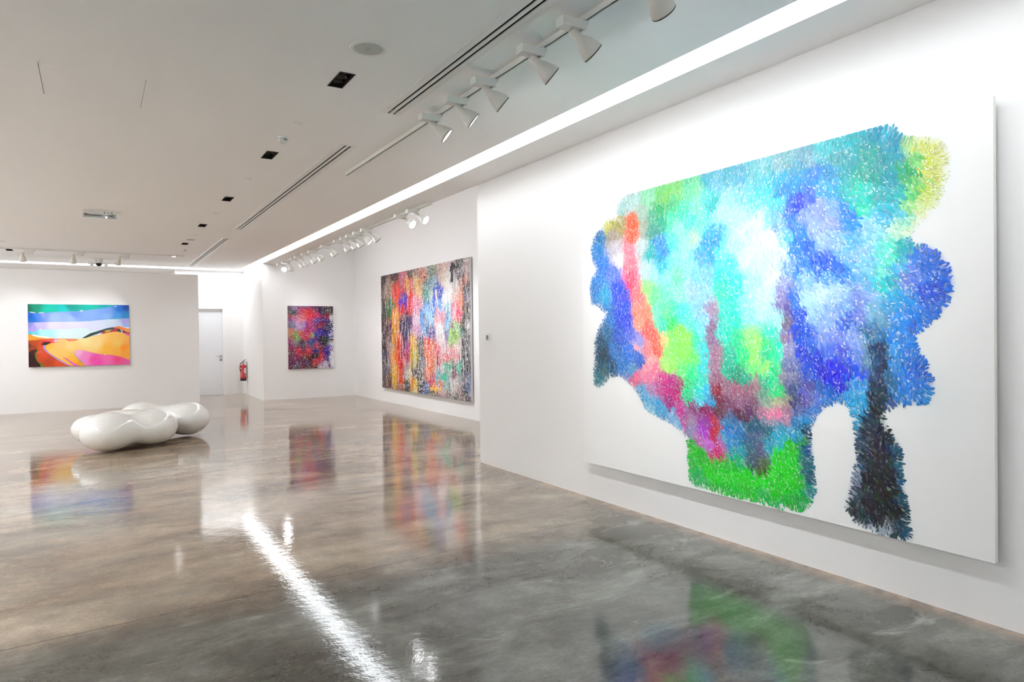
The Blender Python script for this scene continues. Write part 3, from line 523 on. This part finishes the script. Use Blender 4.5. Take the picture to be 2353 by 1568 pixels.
ds[8:12] = [(.72, .2, -.6), (.75, .12, -.65), (.6, .3, -.7), (.72, .1, -.65)]; ds[5] = (.72, .1, -.66)
aim3 = {2: 1, 3: 1, 4: 0, 5: 1, 6: 1, 7: 1, 8: 1}
fl = ['nearest the camera, glowing', 'second nearest the camera, glowing', 'third from the near end, after the gap', 'fourth from the near end, its open mouth bright', 'fifth from the near end', 'sixth from the near end', 'seventh from the near end', 'eighth from the near end, standing apart', 'ninth from the near end', 'tenth from the near end', 'fifth from the far end', 'fourth from the far end', 'second to last at the far end, seen from behind', 'last at the far end, a bright white glow']
for i, (y, d) in enumerate(zip(ys, ds)):
    spot(3.82, y, d, 'white spotlight on the soffit track, ' + fl[i], P_FAR[i], 'spotlights on the soffit track', pivot=.075, lens='far')
for i, (x, dx, l) in enumerate([(-.94, .12, 'left one of three, nearest the left edge'), (-.12, 0.06, 'middle one of three above the landscape'), (.67, -.1, 'right one of three, beside the dome camera')]):
    spot(x, 16.0, (-.12 + dx, .62, -.72), 'white bulbous spotlight on the far track, ' + l, P_LAND, 'spotlights over the landscape painting', pivot=-.125, size=60, lens='far')
for i, x in enumerate([-1.24, -.62, -.21, .33, .78]):
    spot(x, 20.5, (0, .6, -.75), 'barely visible white spotlight behind the partition top, ' + ['leftmost', 'second from left', 'middle one', 'second from right', 'rightmost'][i], P_BACK, 'spotlights behind the partition', pivot=-.1)
# added fill spotlights, left of the frame, that wash the unseen left wall
l_tr = track('light_track', (-2.24, 6., H), 14, 'y', 'added ceiling track for the fill spotlights along the unseen left wall')
for i in range(7):
    spot(-2.24, 0 + 2.1 * i, (-.75, 0, -.65), 'added fill spotlight on the unseen left wall track, place %s' % ['a', 'b', 'c', 'd', 'e', 'f', 'g'][i], P_FILL_LEFT, 'added left fill spotlights')
track('light_track', (.1, -3.5, H), 6, 'x', 'added ceiling track for the fill spotlights behind the camera')  # added track and spots, bounce fill off the unseen rear wall
for i in range(4):
    spot(-1.9 + 1.35 * i, -3.5, (0, -.75, -.65), 'added fill spotlight aimed at the wall behind the camera, place %s' % 'abcd'[i], P_FILL_REAR, 'added rear fill spotlights', size=90)

# ------------------------------------------------------------------ paint helpers
def parse_cols(s):
    a = [q.split() for q in s.split(';')]
    return np.array([[int(x[0]) / 1000, int(x[1]) / 1000] for x in a]), np.array([hexlin(x[2]) for x in a])
def parse_poly(s): return np.array([[float(v) / 1000 for v in q.split(',')] for q in s.split()])
def interp(P, C, Q, W, Hh, power=5, k=6):
    out = np.zeros((len(Q), 3)); S = np.array([W, Hh])
    for i in range(0, len(Q), 4000):
        q = Q[i:i + 4000]; d = np.sqrt((((q[:, None, :] - P[None]) * S) ** 2).sum(2)) + 1e-4
        w = d ** -power; w /= w.sum(1, keepdims=True); out[i:i + 4000] = w @ C
    return out
def inside(poly, Q):
    x, y = Q[:, 0], Q[:, 1]; c = np.zeros(len(Q), bool); n = len(poly)
    for i in range(n):
        x1, y1 = poly[i]; x2, y2 = poly[(i + 1) % n]
        if y1 == y2: continue
        c ^= ((y1 > y) != (y2 > y)) & (x < (x2 - x1) * (y - y1) / (y2 - y1) + x1)
    return c
def edge_dist(poly, Q, W, Hh):
    S = np.array([W, Hh]); q = Q * S; p = poly * S; best = np.full(len(Q), 9.); vec = np.zeros((len(Q), 2))
    for i in range(len(p)):
        a, b_ = p[i], p[(i + 1) % len(p)]; ab = b_ - a; t = np.clip(((q - a) @ ab) / max(ab @ ab, 1e-9), 0, 1)
        dv = a + t[:, None] * ab - q; d = np.hypot(dv[:, 0], dv[:, 1]); m = d < best; best[m] = d[m]; vec[m] = dv[m]
    return best, vec
def vnoise(Q, s, seed):
    r = np.random.default_rng(seed); G = r.random((64, 64)); x = Q[:, 0] * s; y = Q[:, 1] * s
    xi, yi = np.floor(x).astype(int), np.floor(y).astype(int); fx, fy = x - xi, y - yi; fx = fx * fx * (3 - 2 * fx); fy = fy * fy * (3 - 2 * fy)
    g = lambda a, b_: G[a % 64, b_ % 64]
    return (g(xi, yi) * (1 - fx) + g(xi + 1, yi) * fx) * (1 - fy) + (g(xi, yi + 1) * (1 - fx) + g(xi + 1, yi + 1) * fx) * fy
def set_paint(me, cols):
    a = me.color_attributes.new('paint', 'FLOAT_COLOR', 'POINT')
    a.data.foreach_set('color', np.concatenate([np.clip(cols, 0, 1), np.ones((len(cols), 1))], 1).astype(np.float32).ravel())
# a painting frame: origin = top left as seen, eu along width, ev down, en toward the viewer
class Frame:
    def __init__(s, o, eu, en, W, Hh): s.o, s.eu, s.en, s.ev, s.W, s.H = map(lambda q: q, (np.array(o, float), np.array(eu, float), np.array(en, float), np.array((0, 0, -1.)), W, Hh))
    def P(s, Q, h): return s.o + Q[:, :1] * s.W * s.eu + Q[:, 1:2] * s.H * s.ev + np.asarray(h).reshape(-1, 1) * s.en
def grid_face(name, F, nx, ny, colfn, m, parent):
    u, v = np.meshgrid(np.linspace(0, 1, nx), np.linspace(0, 1, ny)); Q = np.stack([u.ravel(), v.ravel()], 1)
    co = F.P(Q, np.zeros(len(Q))); idx = np.arange(nx * ny).reshape(ny, nx)
    f = np.stack([idx[:-1, :-1], idx[1:, :-1], idx[1:, 1:], idx[:-1, 1:]], -1).reshape(-1, 4)
    me = bpy.data.meshes.new(name); me.from_pydata(co.tolist(), [], f.tolist()); set_paint(me, colfn(Q))
    return link(name, me, m, parent)
def slab(F, d):
    """the stretched canvas body behind the painted face, thickness d"""
    a = F.P(np.array([[0, 0], [1, 0], [1, 1], [0, 1.]]), [-.0006] * 4); b_ = F.P(np.array([[0, 0], [1, 0], [1, 1], [0, 1.]]), [-d] * 4)
    bm = bmesh.new(); va = [bm.verts.new(p) for p in a]; vb = [bm.verts.new(p) for p in b_]
    bm.faces.new(va); bm.faces.new(vb[::-1])
    for i in range(4): bm.faces.new((va[i], vb[i], vb[(i + 1) % 4], va[(i + 1) % 4]))
    bmesh.ops.bevel(bm, geom=bm.edges[:], offset=.0025, segments=1, affect='EDGES')
    return bm
# outline of one brush mark: (along, across, height, tone) - domed leaf
LEAF = np.array([[-.5, 0, 0, 0], [-.32, .36, 0, .2], [.1, .5, 0, .6], [.4, .33, 0, 1], [.5, 0, 0, 1], [.4, -.33, 0, 1], [.1, -.5, 0, .6], [-.32, -.36, 0, .2], [0, 0, 1, .5]])
LF = [(i, (i + 1) % 8, 8) for i in range(8)]
def strokes(F, C, ang, ln, wd, h0, dome, ctail, chead):
    """C centres in uv, ang angle (0 = up, + = clockwise) -> (co, faces, colours)"""
    n = len(C); T = LEAF; du = np.stack([np.sin(ang), -np.cos(ang)], 1); dp = np.stack([np.cos(ang), np.sin(ang)], 1)
    off = T[None, :, 0, None] * ln[:, None, None] * du[:, None] + T[None, :, 1, None] * wd[:, None, None] * dp[:, None]
    q = C[:, None, :] + off / np.array([F.W, F.H]); q = np.clip(q, 0.0005, .9995)
    h = h0[:, None] + T[None, :, 2] * dome
    co = F.P(q.reshape(-1, 2), h.ravel()); t = T[None, :, 3, None]
    col = ctail[:, None] * (1 - t) + chead[:, None] * t
    f = (np.array(LF)[None] + (np.arange(n) * 9)[:, None, None]).reshape(-1, 3)
    return co, f, col.reshape(-1, 3)
def stroke_mesh(name, parts, m, parent):
    off = 0; co = []; fs = []; cs = []
    for c_, f_, k_ in parts: co.append(c_); fs.append(f_ + off); cs.append(k_); off += len(c_)
    co = np.concatenate(co); fs = np.concatenate(fs); cs = np.concatenate(cs)
    me = bpy.data.meshes.new(name); me.vertices.add(len(co)); me.vertices.foreach_set('co', co.astype(np.float32).ravel())
    me.loops.add(fs.size); me.loops.foreach_set('vertex_index', fs.astype(np.int32).ravel()); me.polygons.add(len(fs))
    me.polygons.foreach_set('loop_start', (np.arange(len(fs)) * 3).astype(np.int32))
    me.polygons.foreach_set('use_smooth', np.ones(len(fs), bool)); me.update(calc_edges=True); set_paint(me, cs)
    return link(name, me, m, parent)
def batten(F, d, wall):
    a = F.P(np.array([[.08, .05], [.92, .09]]), [-d]); c_ = np.concatenate([a, a - wall * F.en]); lo, hi = c_.min(0), c_.max(0)
    return B(lo[0], hi[0], lo[1], hi[1], lo[2], hi[2])
def localise(root):
    """keep the world geometry while the root Empty sits at the foot of the thing"""
    inv = Matrix.Translation(root.location).inverted()
    for c_ in root.children: c_.data.transform(inv)

MP = paintmat('oil_paint', .42); MPg = paintmat('gloss_print', .12, 1.5); MPc = paintmat('primed_canvas', .6, 1.45, .0003, 400.)
WHITE = np.array([.87, .865, .85])

# ---- the big cloud-like painting on the right wall
F = Frame((XA - .06, 4.975, 2.66), (0, -1, 0), (-1, 0, 0), 3.337, 2.327)
P, C = parse_cols(BIG_COLOURS); OUT = parse_poly(BIG_OUTLINE)
C = C ** 1.12 * .97; C = np.clip(C.mean(1, keepdims=True) + (C - C.mean(1, keepdims=True)) * 1.14, .002, .95)
root = tag(empty('painting', (XA - .03, 3.3, .333)), 'huge white canvas with blue and green brush-dab cloud on the right wall', 'painting')
def bigbase(Q):
    ins = inside(OUT, Q); d, _ = edge_dist(OUT, Q, F.W, F.H); d = np.where(ins, d, -d) + (vnoise(Q, 22, 3) - .5) * .03
    c = interp(P, C, Q, F.W, F.H, 4); a = np.clip((d + .005) / .05, 0, 1)[:, None] * .92
    hal = (np.clip((d + .10) / .10, 0, 1) ** 2 * .10)[:, None]; c = c * .8 + .2 * np.array([.6, .78, .82])
    hz = np.exp(-(((Q - [.92, .66]) / [.05, .10]) ** 2).sum(1))[:, None] * .10
    c2 = WHITE * (1 - hz) + hz * np.array([.35, .55, .7]); c2 = c2 * (1 - hal) + hal * np.array([.45, .7, .8])
    return c2 * (1 - a) + c * a
build('canvas', slab(F, .03), M['canvas'], root); build('hanging_batten', batten(F, .03, .031), M['gear'], root)
grid_face('painted_surface', F, 330, 230, bigbase, MPc, root)
parts = []; N0 = 100000
Q = RNG.random((N0, 2)); ins = inside(OUT, Q); Q = Q[ins]; n = len(Q)
d, vec = edge_dist(OUT, Q, F.W, F.H)
def field_angle(Q, d, vec):
    a = R(12) * np.sin(Q[:, 0] * 5 + Q[:, 1] * 3) + R(-14) + (vnoise(Q, 5, 9) - .5) * R(50)
    up = np.stack([np.sin(a), -np.cos(a)], 1); out = vec / np.maximum(np.hypot(vec[:, 0], vec[:, 1])[:, None], 1e-5)
    w = np.clip(1 - d / .12, 0, 1)[:, None] ** 1.2; sgn = np.sign((up * out).sum(1, keepdims=True)); sgn[sgn == 0] = 1
    v = up * sgn * (1 - w) + out * w; a2 = np.arctan2(v[:, 0], -v[:, 1]); return a2
m_ = RNG.random(len(Q)) < 1.; take = 38000; Q, d, vec = Q[:take], d[:take], vec[:take]; n = len(Q)
ang = field_angle(Q, d, vec) + RNG.normal(0, R(13), n)
sz = .8 + .5 * Q[:, 0]
sz = sz * (.45 + .55 * np.clip(d / .09, 0, 1)); ln = RNG.uniform(.028, .052, n) * sz; wd = ln * RNG.uniform(.27, .40, n)
jit = RNG.normal(0, .012, (n, 2)) / np.array([F.W, F.H])
c = interp(P, C, np.clip(Q + jit, 0, 1), F.W, F.H, 6)
lum = c.mean(1, keepdims=True)
yel = (c[:, 0] > .45) & (c[:, 1] > .5) & (c[:, 2] < .45) & (Q[:, 0] > .7); ln[yel] *= .5; wd[yel] *= .35
head = np.clip(c * RNG.uniform(.78, 1.14, (n, 1)) + RNG.normal(0, .012, (n, 3)), 0, .95)
wt = (RNG.random((n, 1)) ** 2) * .32
tail = head * (1 - wt) + wt * np.array([.85, .92, .92]) * np.clip(.10 + lum * 1.7, 0, 1)
h0 = RNG.uniform(.0004, .0030, n)
parts.append(strokes(F, Q, ang, ln, wd, h0, .0010, tail, head))
# pale crescents left between the dabs
n2 = 7600; Q2 = Q[:n2] + RNG.normal(0, .006, (n2, 2)); a3 = ang[:n2] + RNG.normal(0, R(35), n2); l2 = RNG.uniform(.008, .019, n2) * sz[:n2]
k2 = interp(P, C, np.clip(Q2, 0, 1), F.W, F.H, 5); w2 = RNG.uniform(.35, .85, (n2, 1)) * np.clip(.12 + 1.8 * k2.mean(1, keepdims=True), 0, 1); k2 = k2 * (1 - w2) + w2 * np.array([.88, .95, .95])
keep = inside(OUT, Q2)
parts.append(strokes(F, Q2[keep], a3[keep], l2[keep], (l2 * .42)[keep], RNG.uniform(.003, .0036, keep.sum()), .0006, k2[keep], k2[keep]))
stroke_mesh('brush_dabs', parts, MP, root)
localise(root)

# ---- the multicoloured drip painting in the bay
F = Frame((XB - .06, 14.935, 2.877), (0, -1, 0), (-1, 0, 0), 4.325, 2.552)
P, C = parse_cols(MID_COLOURS); C = C ** 1.1 * .95; C = np.clip(C.mean(1, keepdims=True) + (C - C.mean(1, keepdims=True)) * 1.25, .004, .93)
root = tag(empty('painting', (XB - .03, 12.8, .325)), 'large multicoloured splattered painting with vertical drips on the bay wall', 'painting')
def midbase(Q):
    Q2 = Q + np.stack([(vnoise(Q * [1, .5], 40, 21) - .5) * .02, (vnoise(Q, 25, 22) - .5) * .05], 1)
    c = interp(P, C, Q2, F.W, F.H, 7)
    s = vnoise(Q * [3, .8], 30, 23)[:, None]; w = np.clip((s - .62) * 6, 0, 1) * .8; k = np.clip((.30 - s) * 6, 0, 1) * .6
    c = c * (1 - w) + w * .85; return c * (1 - k) + k * .02
bm = slab(F, .045); build('canvas', bm, M['alu'] if 0 else mat('frame_silver', (.62, .60, .60, 1), .4, metal=.3), root); build('hanging_batten', batten(F, .045, .016), M['gear'], root)
grid_face('painted_surface', F, 420, 250, midbase, MP, root)
n = 42000; Q = RNG.random((n, 2)); c = interp(P, C, np.clip(Q + RNG.normal(0, .009, (n, 2)), 0, 1), F.W, F.H, 6)
pal = np.array([[.85, .85, .85], [.85, .85, .85], [.02, .02, .03], [.9, .85, .8], [.05, .03, .05], [.8, .1, .1], [.9, .45, .05], [.1, .12, .5], [.1, .4, .3], [.8, .3, .5], [.9, .7, .1], [.35, .6, .8]])
m_ = RNG.random(n) < .24; c[m_] = pal[RNG.integers(0, len(pal), m_.sum())] * .6 + c[m_] * .4
m_ = (RNG.random(n) < .35) & (Q[:, 0] > .42); c[m_] = c[m_] * .25 + .66
c = np.clip(c * RNG.uniform(.7, 1.25, (n, 1)), 0, .93)
ln = RNG.uniform(.015, .06, n); wd = RNG.uniform(.008, .022, n); ang = RNG.normal(0, R(45), n)
parts = [strokes(F, Q, ang, ln, wd, RNG.uniform(.0005, .004, n), .001, c, c)]
# long runs of paint
n = 900; Q = np.stack([RNG.random(n), RNG.uniform(.1, .95, n)], 1); ccl = interp(P, C, Q, F.W, F.H, 6); m_ = RNG.random(n) < .4; ccl[m_] = .85; m_ = RNG.random(n) < .15; ccl[m_] = .02
ln = RNG.uniform(.12, .45, n); parts.append(strokes(F, Q, RNG.normal(0, R(2), n), ln, RNG.uniform(.006, .016, n), RNG.uniform(.003, .005, n), .001, ccl, ccl))
for u, v0, v1, w, k in [(.945, .12, .95, .05, (.02, .02, .03)), (.925, .45, .97, .03, (.02, .02, .03)), (.965, .3, .95, .015, (.5, .55, .7)), (.155, .38, .72, .05, (.9, .5, .06)), (.165, .72, .95, .06, (.95, .55, .01)), (.155, .1, .45, .05, (.85, .2, .08)), (.385, .62, .96, .04, (.85, .62, .06)), (.47, .55, .99, .04, (.03, .03, .04)), (.56, .62, .9, .06, (.85, .35, .12)), (.06, .3, .95, .08, (.05, .03, .035)), (.02, .1, .7, .05, (.06, .05, .06)), (.215, .6, .98, .05, (.8, .2, .06))]:
    n = 60; Q = np.stack([np.full(n, u) + RNG.normal(0, w * .25, n) / F.W * 2, RNG.uniform(v0, v1, n)], 1); k = np.array(k) * RNG.uniform(.7, 1.2, (n, 1))
    parts.append(strokes(F, Q, RNG.normal(0, R(4), n), RNG.uniform(.05, .20, n), np.full(n, w * .28) * RNG.uniform(.5, 1.2, n), RNG.uniform(.002, .005, n), .001, np.clip(k, 0, 1), np.clip(k, 0, 1)))
for u, v, lu, lv, k in [(.26, .27, .10, .20, (.10, .03, .55)), (.24, .18, .13, .28, (.8, .06, .05)), (.84, .05, .14, .2, (.02, .02, .025)), (.84, .13, .05, .12, (.05, .03, .08)), (.66, .24, .07, .3, (.08, .12, .6)), (.60, .36, .35, .30, (.30, .55, .85)), (.52, .40, .12, .35, (.12, .35, .75)), (.82, .55, .14, .25, (.35, .6, .2)), (.74, .85, .3, .10, (.06, .5, .36)), (.66, .95, .3, .06, (.88, .5, .1)), (.36, .12, .15, .28, (.85, .45, .12))]:
    n = 26; Q = np.stack([u + RNG.normal(0, lu * .25, n) / F.W * 1.2, v + RNG.normal(0, lv * .3, n) / F.H], 1); k = np.array(k) * RNG.uniform(.8, 1.25, (n, 1))
    parts.append(strokes(F, Q, RNG.normal(0, R(35), n), RNG.uniform(.05, .12, n), RNG.uniform(.03, .06, n), RNG.uniform(.004, .006, n), .001, np.clip(k, 0, 1), np.clip(k, 0, 1)))
stroke_mesh('paint_splatter', parts, MP, root)
localise(root)

# ---- magenta and violet speckled painting on the bay's back wall
F = Frame((4.01, YC - .05, 2.263), (1, 0, 0), (0, -1, 0), 1.11, 1.536)
P, C = parse_cols(PURPLE_COLOURS); C = C ** 1.25 * .92
root = tag(empty('painting', (4.56, YC - .03, .727)), 'tall magenta and violet speckled painting on the bay back wall', 'painting')
build('canvas', slab(F, .035), M['canvas'], root); build('hanging_batten', batten(F, .035, .016), M['gear'], root)
grid_face('painted_surface', F, 140, 190, lambda Q: interp(P, C, Q, F.W, F.H, 5), MP, root)
n = 13000; Q = RNG.random((n, 2)); c = interp(P, C, np.clip(Q + RNG.normal(0, .02, (n, 2)), 0, 1), F.W, F.H, 6)
m_ = RNG.random(n) < .12; c[m_] = c[m_] * .3 + .6; m_ = RNG.random(n) < .16; c[m_] *= .25
m_ = RNG.random(n) < .10; c[m_] = np.array([[.7, .03, .12], [.15, .05, .5], [.8, .2, .4], [.05, .25, .15], [.85, .4, .1]])[RNG.integers(0, 5, m_.sum())]
c = np.clip(c * RNG.uniform(.65, 1.4, (n, 1)), 0, .9); ln = RNG.uniform(.010, .026, n)
parts = [strokes(F, Q, RNG.uniform(0, 6.28, n), ln, ln * .55, RNG.uniform(.0004, .003, n), .0008, c, c)]
n = 260; Q = np.stack([1 - np.abs(RNG.normal(0, .05, n)), np.where(RNG.random(n) < .5, RNG.uniform(.75, 1, n), RNG.uniform(.15, 1, n))], 1); Q = np.clip(Q, .01, .99)
ln = RNG.uniform(.015, .035, n); w_ = np.full((n, 3), .85); parts.append(strokes(F, Q, RNG.uniform(0, 6.28, n), ln, ln * .6, np.full(n, .0035), .0008, w_, w_))
stroke_mesh('paint_specks', parts, MP, root)
localise(root)

# ---- glossy landscape on the left partition
F = Frame((-1.143, YE - .05, 2.2455), (1, 0, 0), (0, -1, 0), 1.816, 1.3015)
root = tag(empty('painting', (-.235, YE - .03, .944)), 'glossy desert landscape painting with orange dunes under blue bands', 'painting')
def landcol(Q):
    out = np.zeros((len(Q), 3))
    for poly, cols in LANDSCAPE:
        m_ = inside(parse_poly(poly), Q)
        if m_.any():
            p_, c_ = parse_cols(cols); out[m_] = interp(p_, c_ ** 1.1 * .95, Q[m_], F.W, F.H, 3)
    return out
build('canvas', slab(F, .03), M['white'], root); build('hanging_batten', batten(F, .03, .021), M['gear'], root)
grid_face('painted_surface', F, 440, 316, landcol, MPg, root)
localise(root)

# ------------------------------------------------------------------ wall fittings
t = tag(empty('thermostat', (XA + .0015, 6.815, 1.43)), 'small white thermostat with grey display on the right wall', 'thermostat')
build('back_plate', B(-.006, 0, -.058, .048, .008, .086, .002), M['white'], t)
build('case', B(-.022, -.006, -.036, .052, .0, .092, .004), M['white'], t)
build('display', B(-.0235, -.0215, -.018, .034, .016, .068), M['lcd'], t)
t = tag(empty('wall_plate', (5.58, YC, 1.366)), 'faint blank plate on the bay back wall right of magenta painting', 'wall plate')
build('plate', B(-.04, .04, -.006, 0, -.04, .04, .002), M['wall'], t)
t = tag(empty('wall_plate', (1.214, YE, 1.363)), 'faint blank plate on the left partition wall', 'wall plate')
build('plate', B(-.04, .04, -.006, 0, -.04, .04, .002), M['wall'], t)
t = tag(empty('wall_sensor', (3.2, YF - .001, 3.02)), 'slim white sensor high on the door wall', 'sensor')
build('case', B(-.012, .012, -.03, 0, -.06, .06, .004), M['gear'], t)

# fire extinguisher hung on the side wall of the door recess
fx, fy = XD - .10, 18.98
f = tag(empty('fire_extinguisher', (fx, fy, .375)), 'red fire extinguisher hung on the wall beside the white door', 'fire extinguisher')
build('cylinder', lathe([(.070, .03), (.072, .05), (.072, .37), (.066, .40), (.045, .425), (.02, .435), (.018, .455)], 40), M['red'], f, True)
build('base_skirt', lathe([(0, 0), (.072, 0), (.076, .006), (.076, .055), (.071, .06)], 40), M['rubber'], f, True)
bm = bmesh.new(); tube(bm, [(0, 0, .45), (0, 0, .485)], .016, 14); box(bm, -.02, .03, -.012, .012, .475, .495, .003); build('valve', bm, M['alu'], f)
bm = bmesh.new(); tube(bm, [(-.015, 0, .50), (.02, -.01, .525), (.055, -.02, .545), (.068, -.024, .548)], .008, 8); build('lever', bm, M['rubber'], f, True)
bm = bmesh.new(); tube(bm, [(-.01, 0, .495), (.02, -.01, .49), (.06, -.02, .475)], .007, 8); build('grip', bm, M['rubber'], f, True)
bm = bmesh.new(); tube(bm, [(-.015, -.01, .48), (-.05, -.03, .475), (-.078, -.04, .44), (-.088, -.04, .38), (-.086, -.03, .31), (-.078, -.02, .27), (-.076, -.02, .25)], .0095, 10); build('hose', bm, M['rubber'], f, True)
def wrap(a0, a1, z0, z1, r=.0732, n=10):
    bm = bmesh.new(); vs = []
    for i in range(n + 1):
        a = R(a0 + (a1 - a0) * i / n); vs.append((bm.verts.new((r * math.cos(a), r * math.sin(a), z0)), bm.verts.new((r * math.cos(a), r * math.sin(a), z1))))
    for p, q in zip(vs, vs[1:]): bm.faces.new((p[0], q[0], q[1], p[1]))
    return bm
build('instruction_label', wrap(-80, -28, .19, .335), M['paper'], f)
build('small_label', wrap(-160, -135, .30, .34), M['paper'], f)
build('print', wrap(-150, -118, .215, .225), M['paper'], f); build('print', wrap(-150, -118, .155, .168), M['paper'], f); build('print', wrap(-145, -110, .12, .13), M['paper'], f)
build('print', wrap(-108, -96, .25, .275), M['paper'], f); build('print', wrap(-72, -36, .12, .126), M['paper'], f); build('print', wrap(-72, -36, .15, .157), M['paper'], f)
bm = B(.085, .1015, -.02, .02, .05, .5); box(bm, .05, .098, -.012, .012, .38, .40); build('wall_bracket', bm, M['grey'], f)

# ------------------------------------------------------------------ the bench
mb = bpy.data.metaballs.new('bench_tmp'); mb.resolution = .03; mb.render_resolution = .03; mb.threshold = .3
for x, y, r, sz_ in BENCH:
    e_ = mb.elements.new(type='ELLIPSOID'); e_.co = (x, y, .25); e_.radius = r * 1.46; e_.size_x, e_.size_y, e_.size_z = 1, 1, sz_; e_.stiffness = 2
mo = bpy.data.objects.new('bench_tmp', mb); COL.objects.link(mo)
dg = bpy.context.evaluated_depsgraph_get(); me = bpy.data.meshes.new_from_object(mo.evaluated_get(dg)); bpy.data.objects.remove(mo); bpy.data.metaballs.remove(mb)
zs = np.array([v.co.z for v in me.vertices]); z0 = zs.min(); zc = zs.max()
for v in me.vertices: v.co.z = (v.co.z - z0)
for v in me.vertices:
    if v.co.z < .03: v.co.z = max(0, v.co.z - .0)
for p in me.polygons: p.use_smooth = True
me.name = 'bench'; bo = link('bench', me, M['glossw'], None, (0, 0, -.012))
sm = bo.modifiers.new('smooth', 'SMOOTH'); sm.factor = .5; sm.iterations = 12
ss = bo.modifiers.new('sub', 'SUBSURF'); ss.levels = 1; ss.render_levels = 1
tag(bo, 'glossy white blob-shaped bench with rounded lobes on the polished floor', 'bench')
print('BENCH', [round(v, 2) for v in (min(v.co.x for v in me.vertices), max(v.co.x for v in me.vertices), min(v.co.y for v in me.vertices), max(v.co.y for v in me.vertices), max(v.co.z for v in me.vertices))])

# ------------------------------------------------------------------ camera, world, view
cam = bpy.data.cameras.new('camera'); cam.sensor_fit = 'HORIZONTAL'; cam.sensor_width = 36; cam.lens = CF / 2353 * 36; cam.clip_start = .05; cam.clip_end = 200
co = bpy.data.objects.new('camera', cam); COL.objects.link(co); SC.camera = co
yaw, pitch, roll = CYAW, CPIT, CROL
fw = Vector((math.sin(yaw) * math.cos(pitch), math.cos(yaw) * math.cos(pitch), -math.sin(pitch))); rt = Vector((math.cos(yaw), -math.sin(yaw), 0)); up = rt.cross(fw)
r2 = rt * math.cos(roll) + up * math.sin(roll); u2 = -rt * math.sin(roll) + up * math.cos(roll)
co.matrix_world = Matrix(((r2.x, u2.x, -fw.x, 0), (r2.y, u2.y, -fw.y, 0), (r2.z, u2.z, -fw.z, 1.5), (0, 0, 0, 1)))
w = bpy.data.worlds.new('world'); SC.world = w; w.use_nodes = True; w.node_tree.nodes['Background'].inputs[0].default_value = (.8, .85, .9, 1); w.node_tree.nodes['Background'].inputs[1].default_value = .3
SC.view_settings.view_transform = 'Standard'; SC.view_settings.look = 'None'; SC.view_settings.gamma = 1; SC.view_settings.exposure = EXPO; SC.view_settings.use_curve_mapping = False
cy = SC.cycles; cy.use_denoising = True; cy.max_bounces = 8; cy.diffuse_bounces = 5; cy.glossy_bounces = 3; cy.transmission_bounces = 4; cy.use_adaptive_sampling = True; cy.adaptive_threshold = .1; cy.adaptive_min_samples = 16; cy.sample_clamp_indirect = 8; cy.use_light_tree = True; cy.caustics_reflective = False; cy.caustics_refractive = False
try:
    cy.denoiser = 'OPENIMAGEDENOISE'; cy.denoising_input_passes = 'RGB_ALBEDO_NORMAL'
except Exception: pass
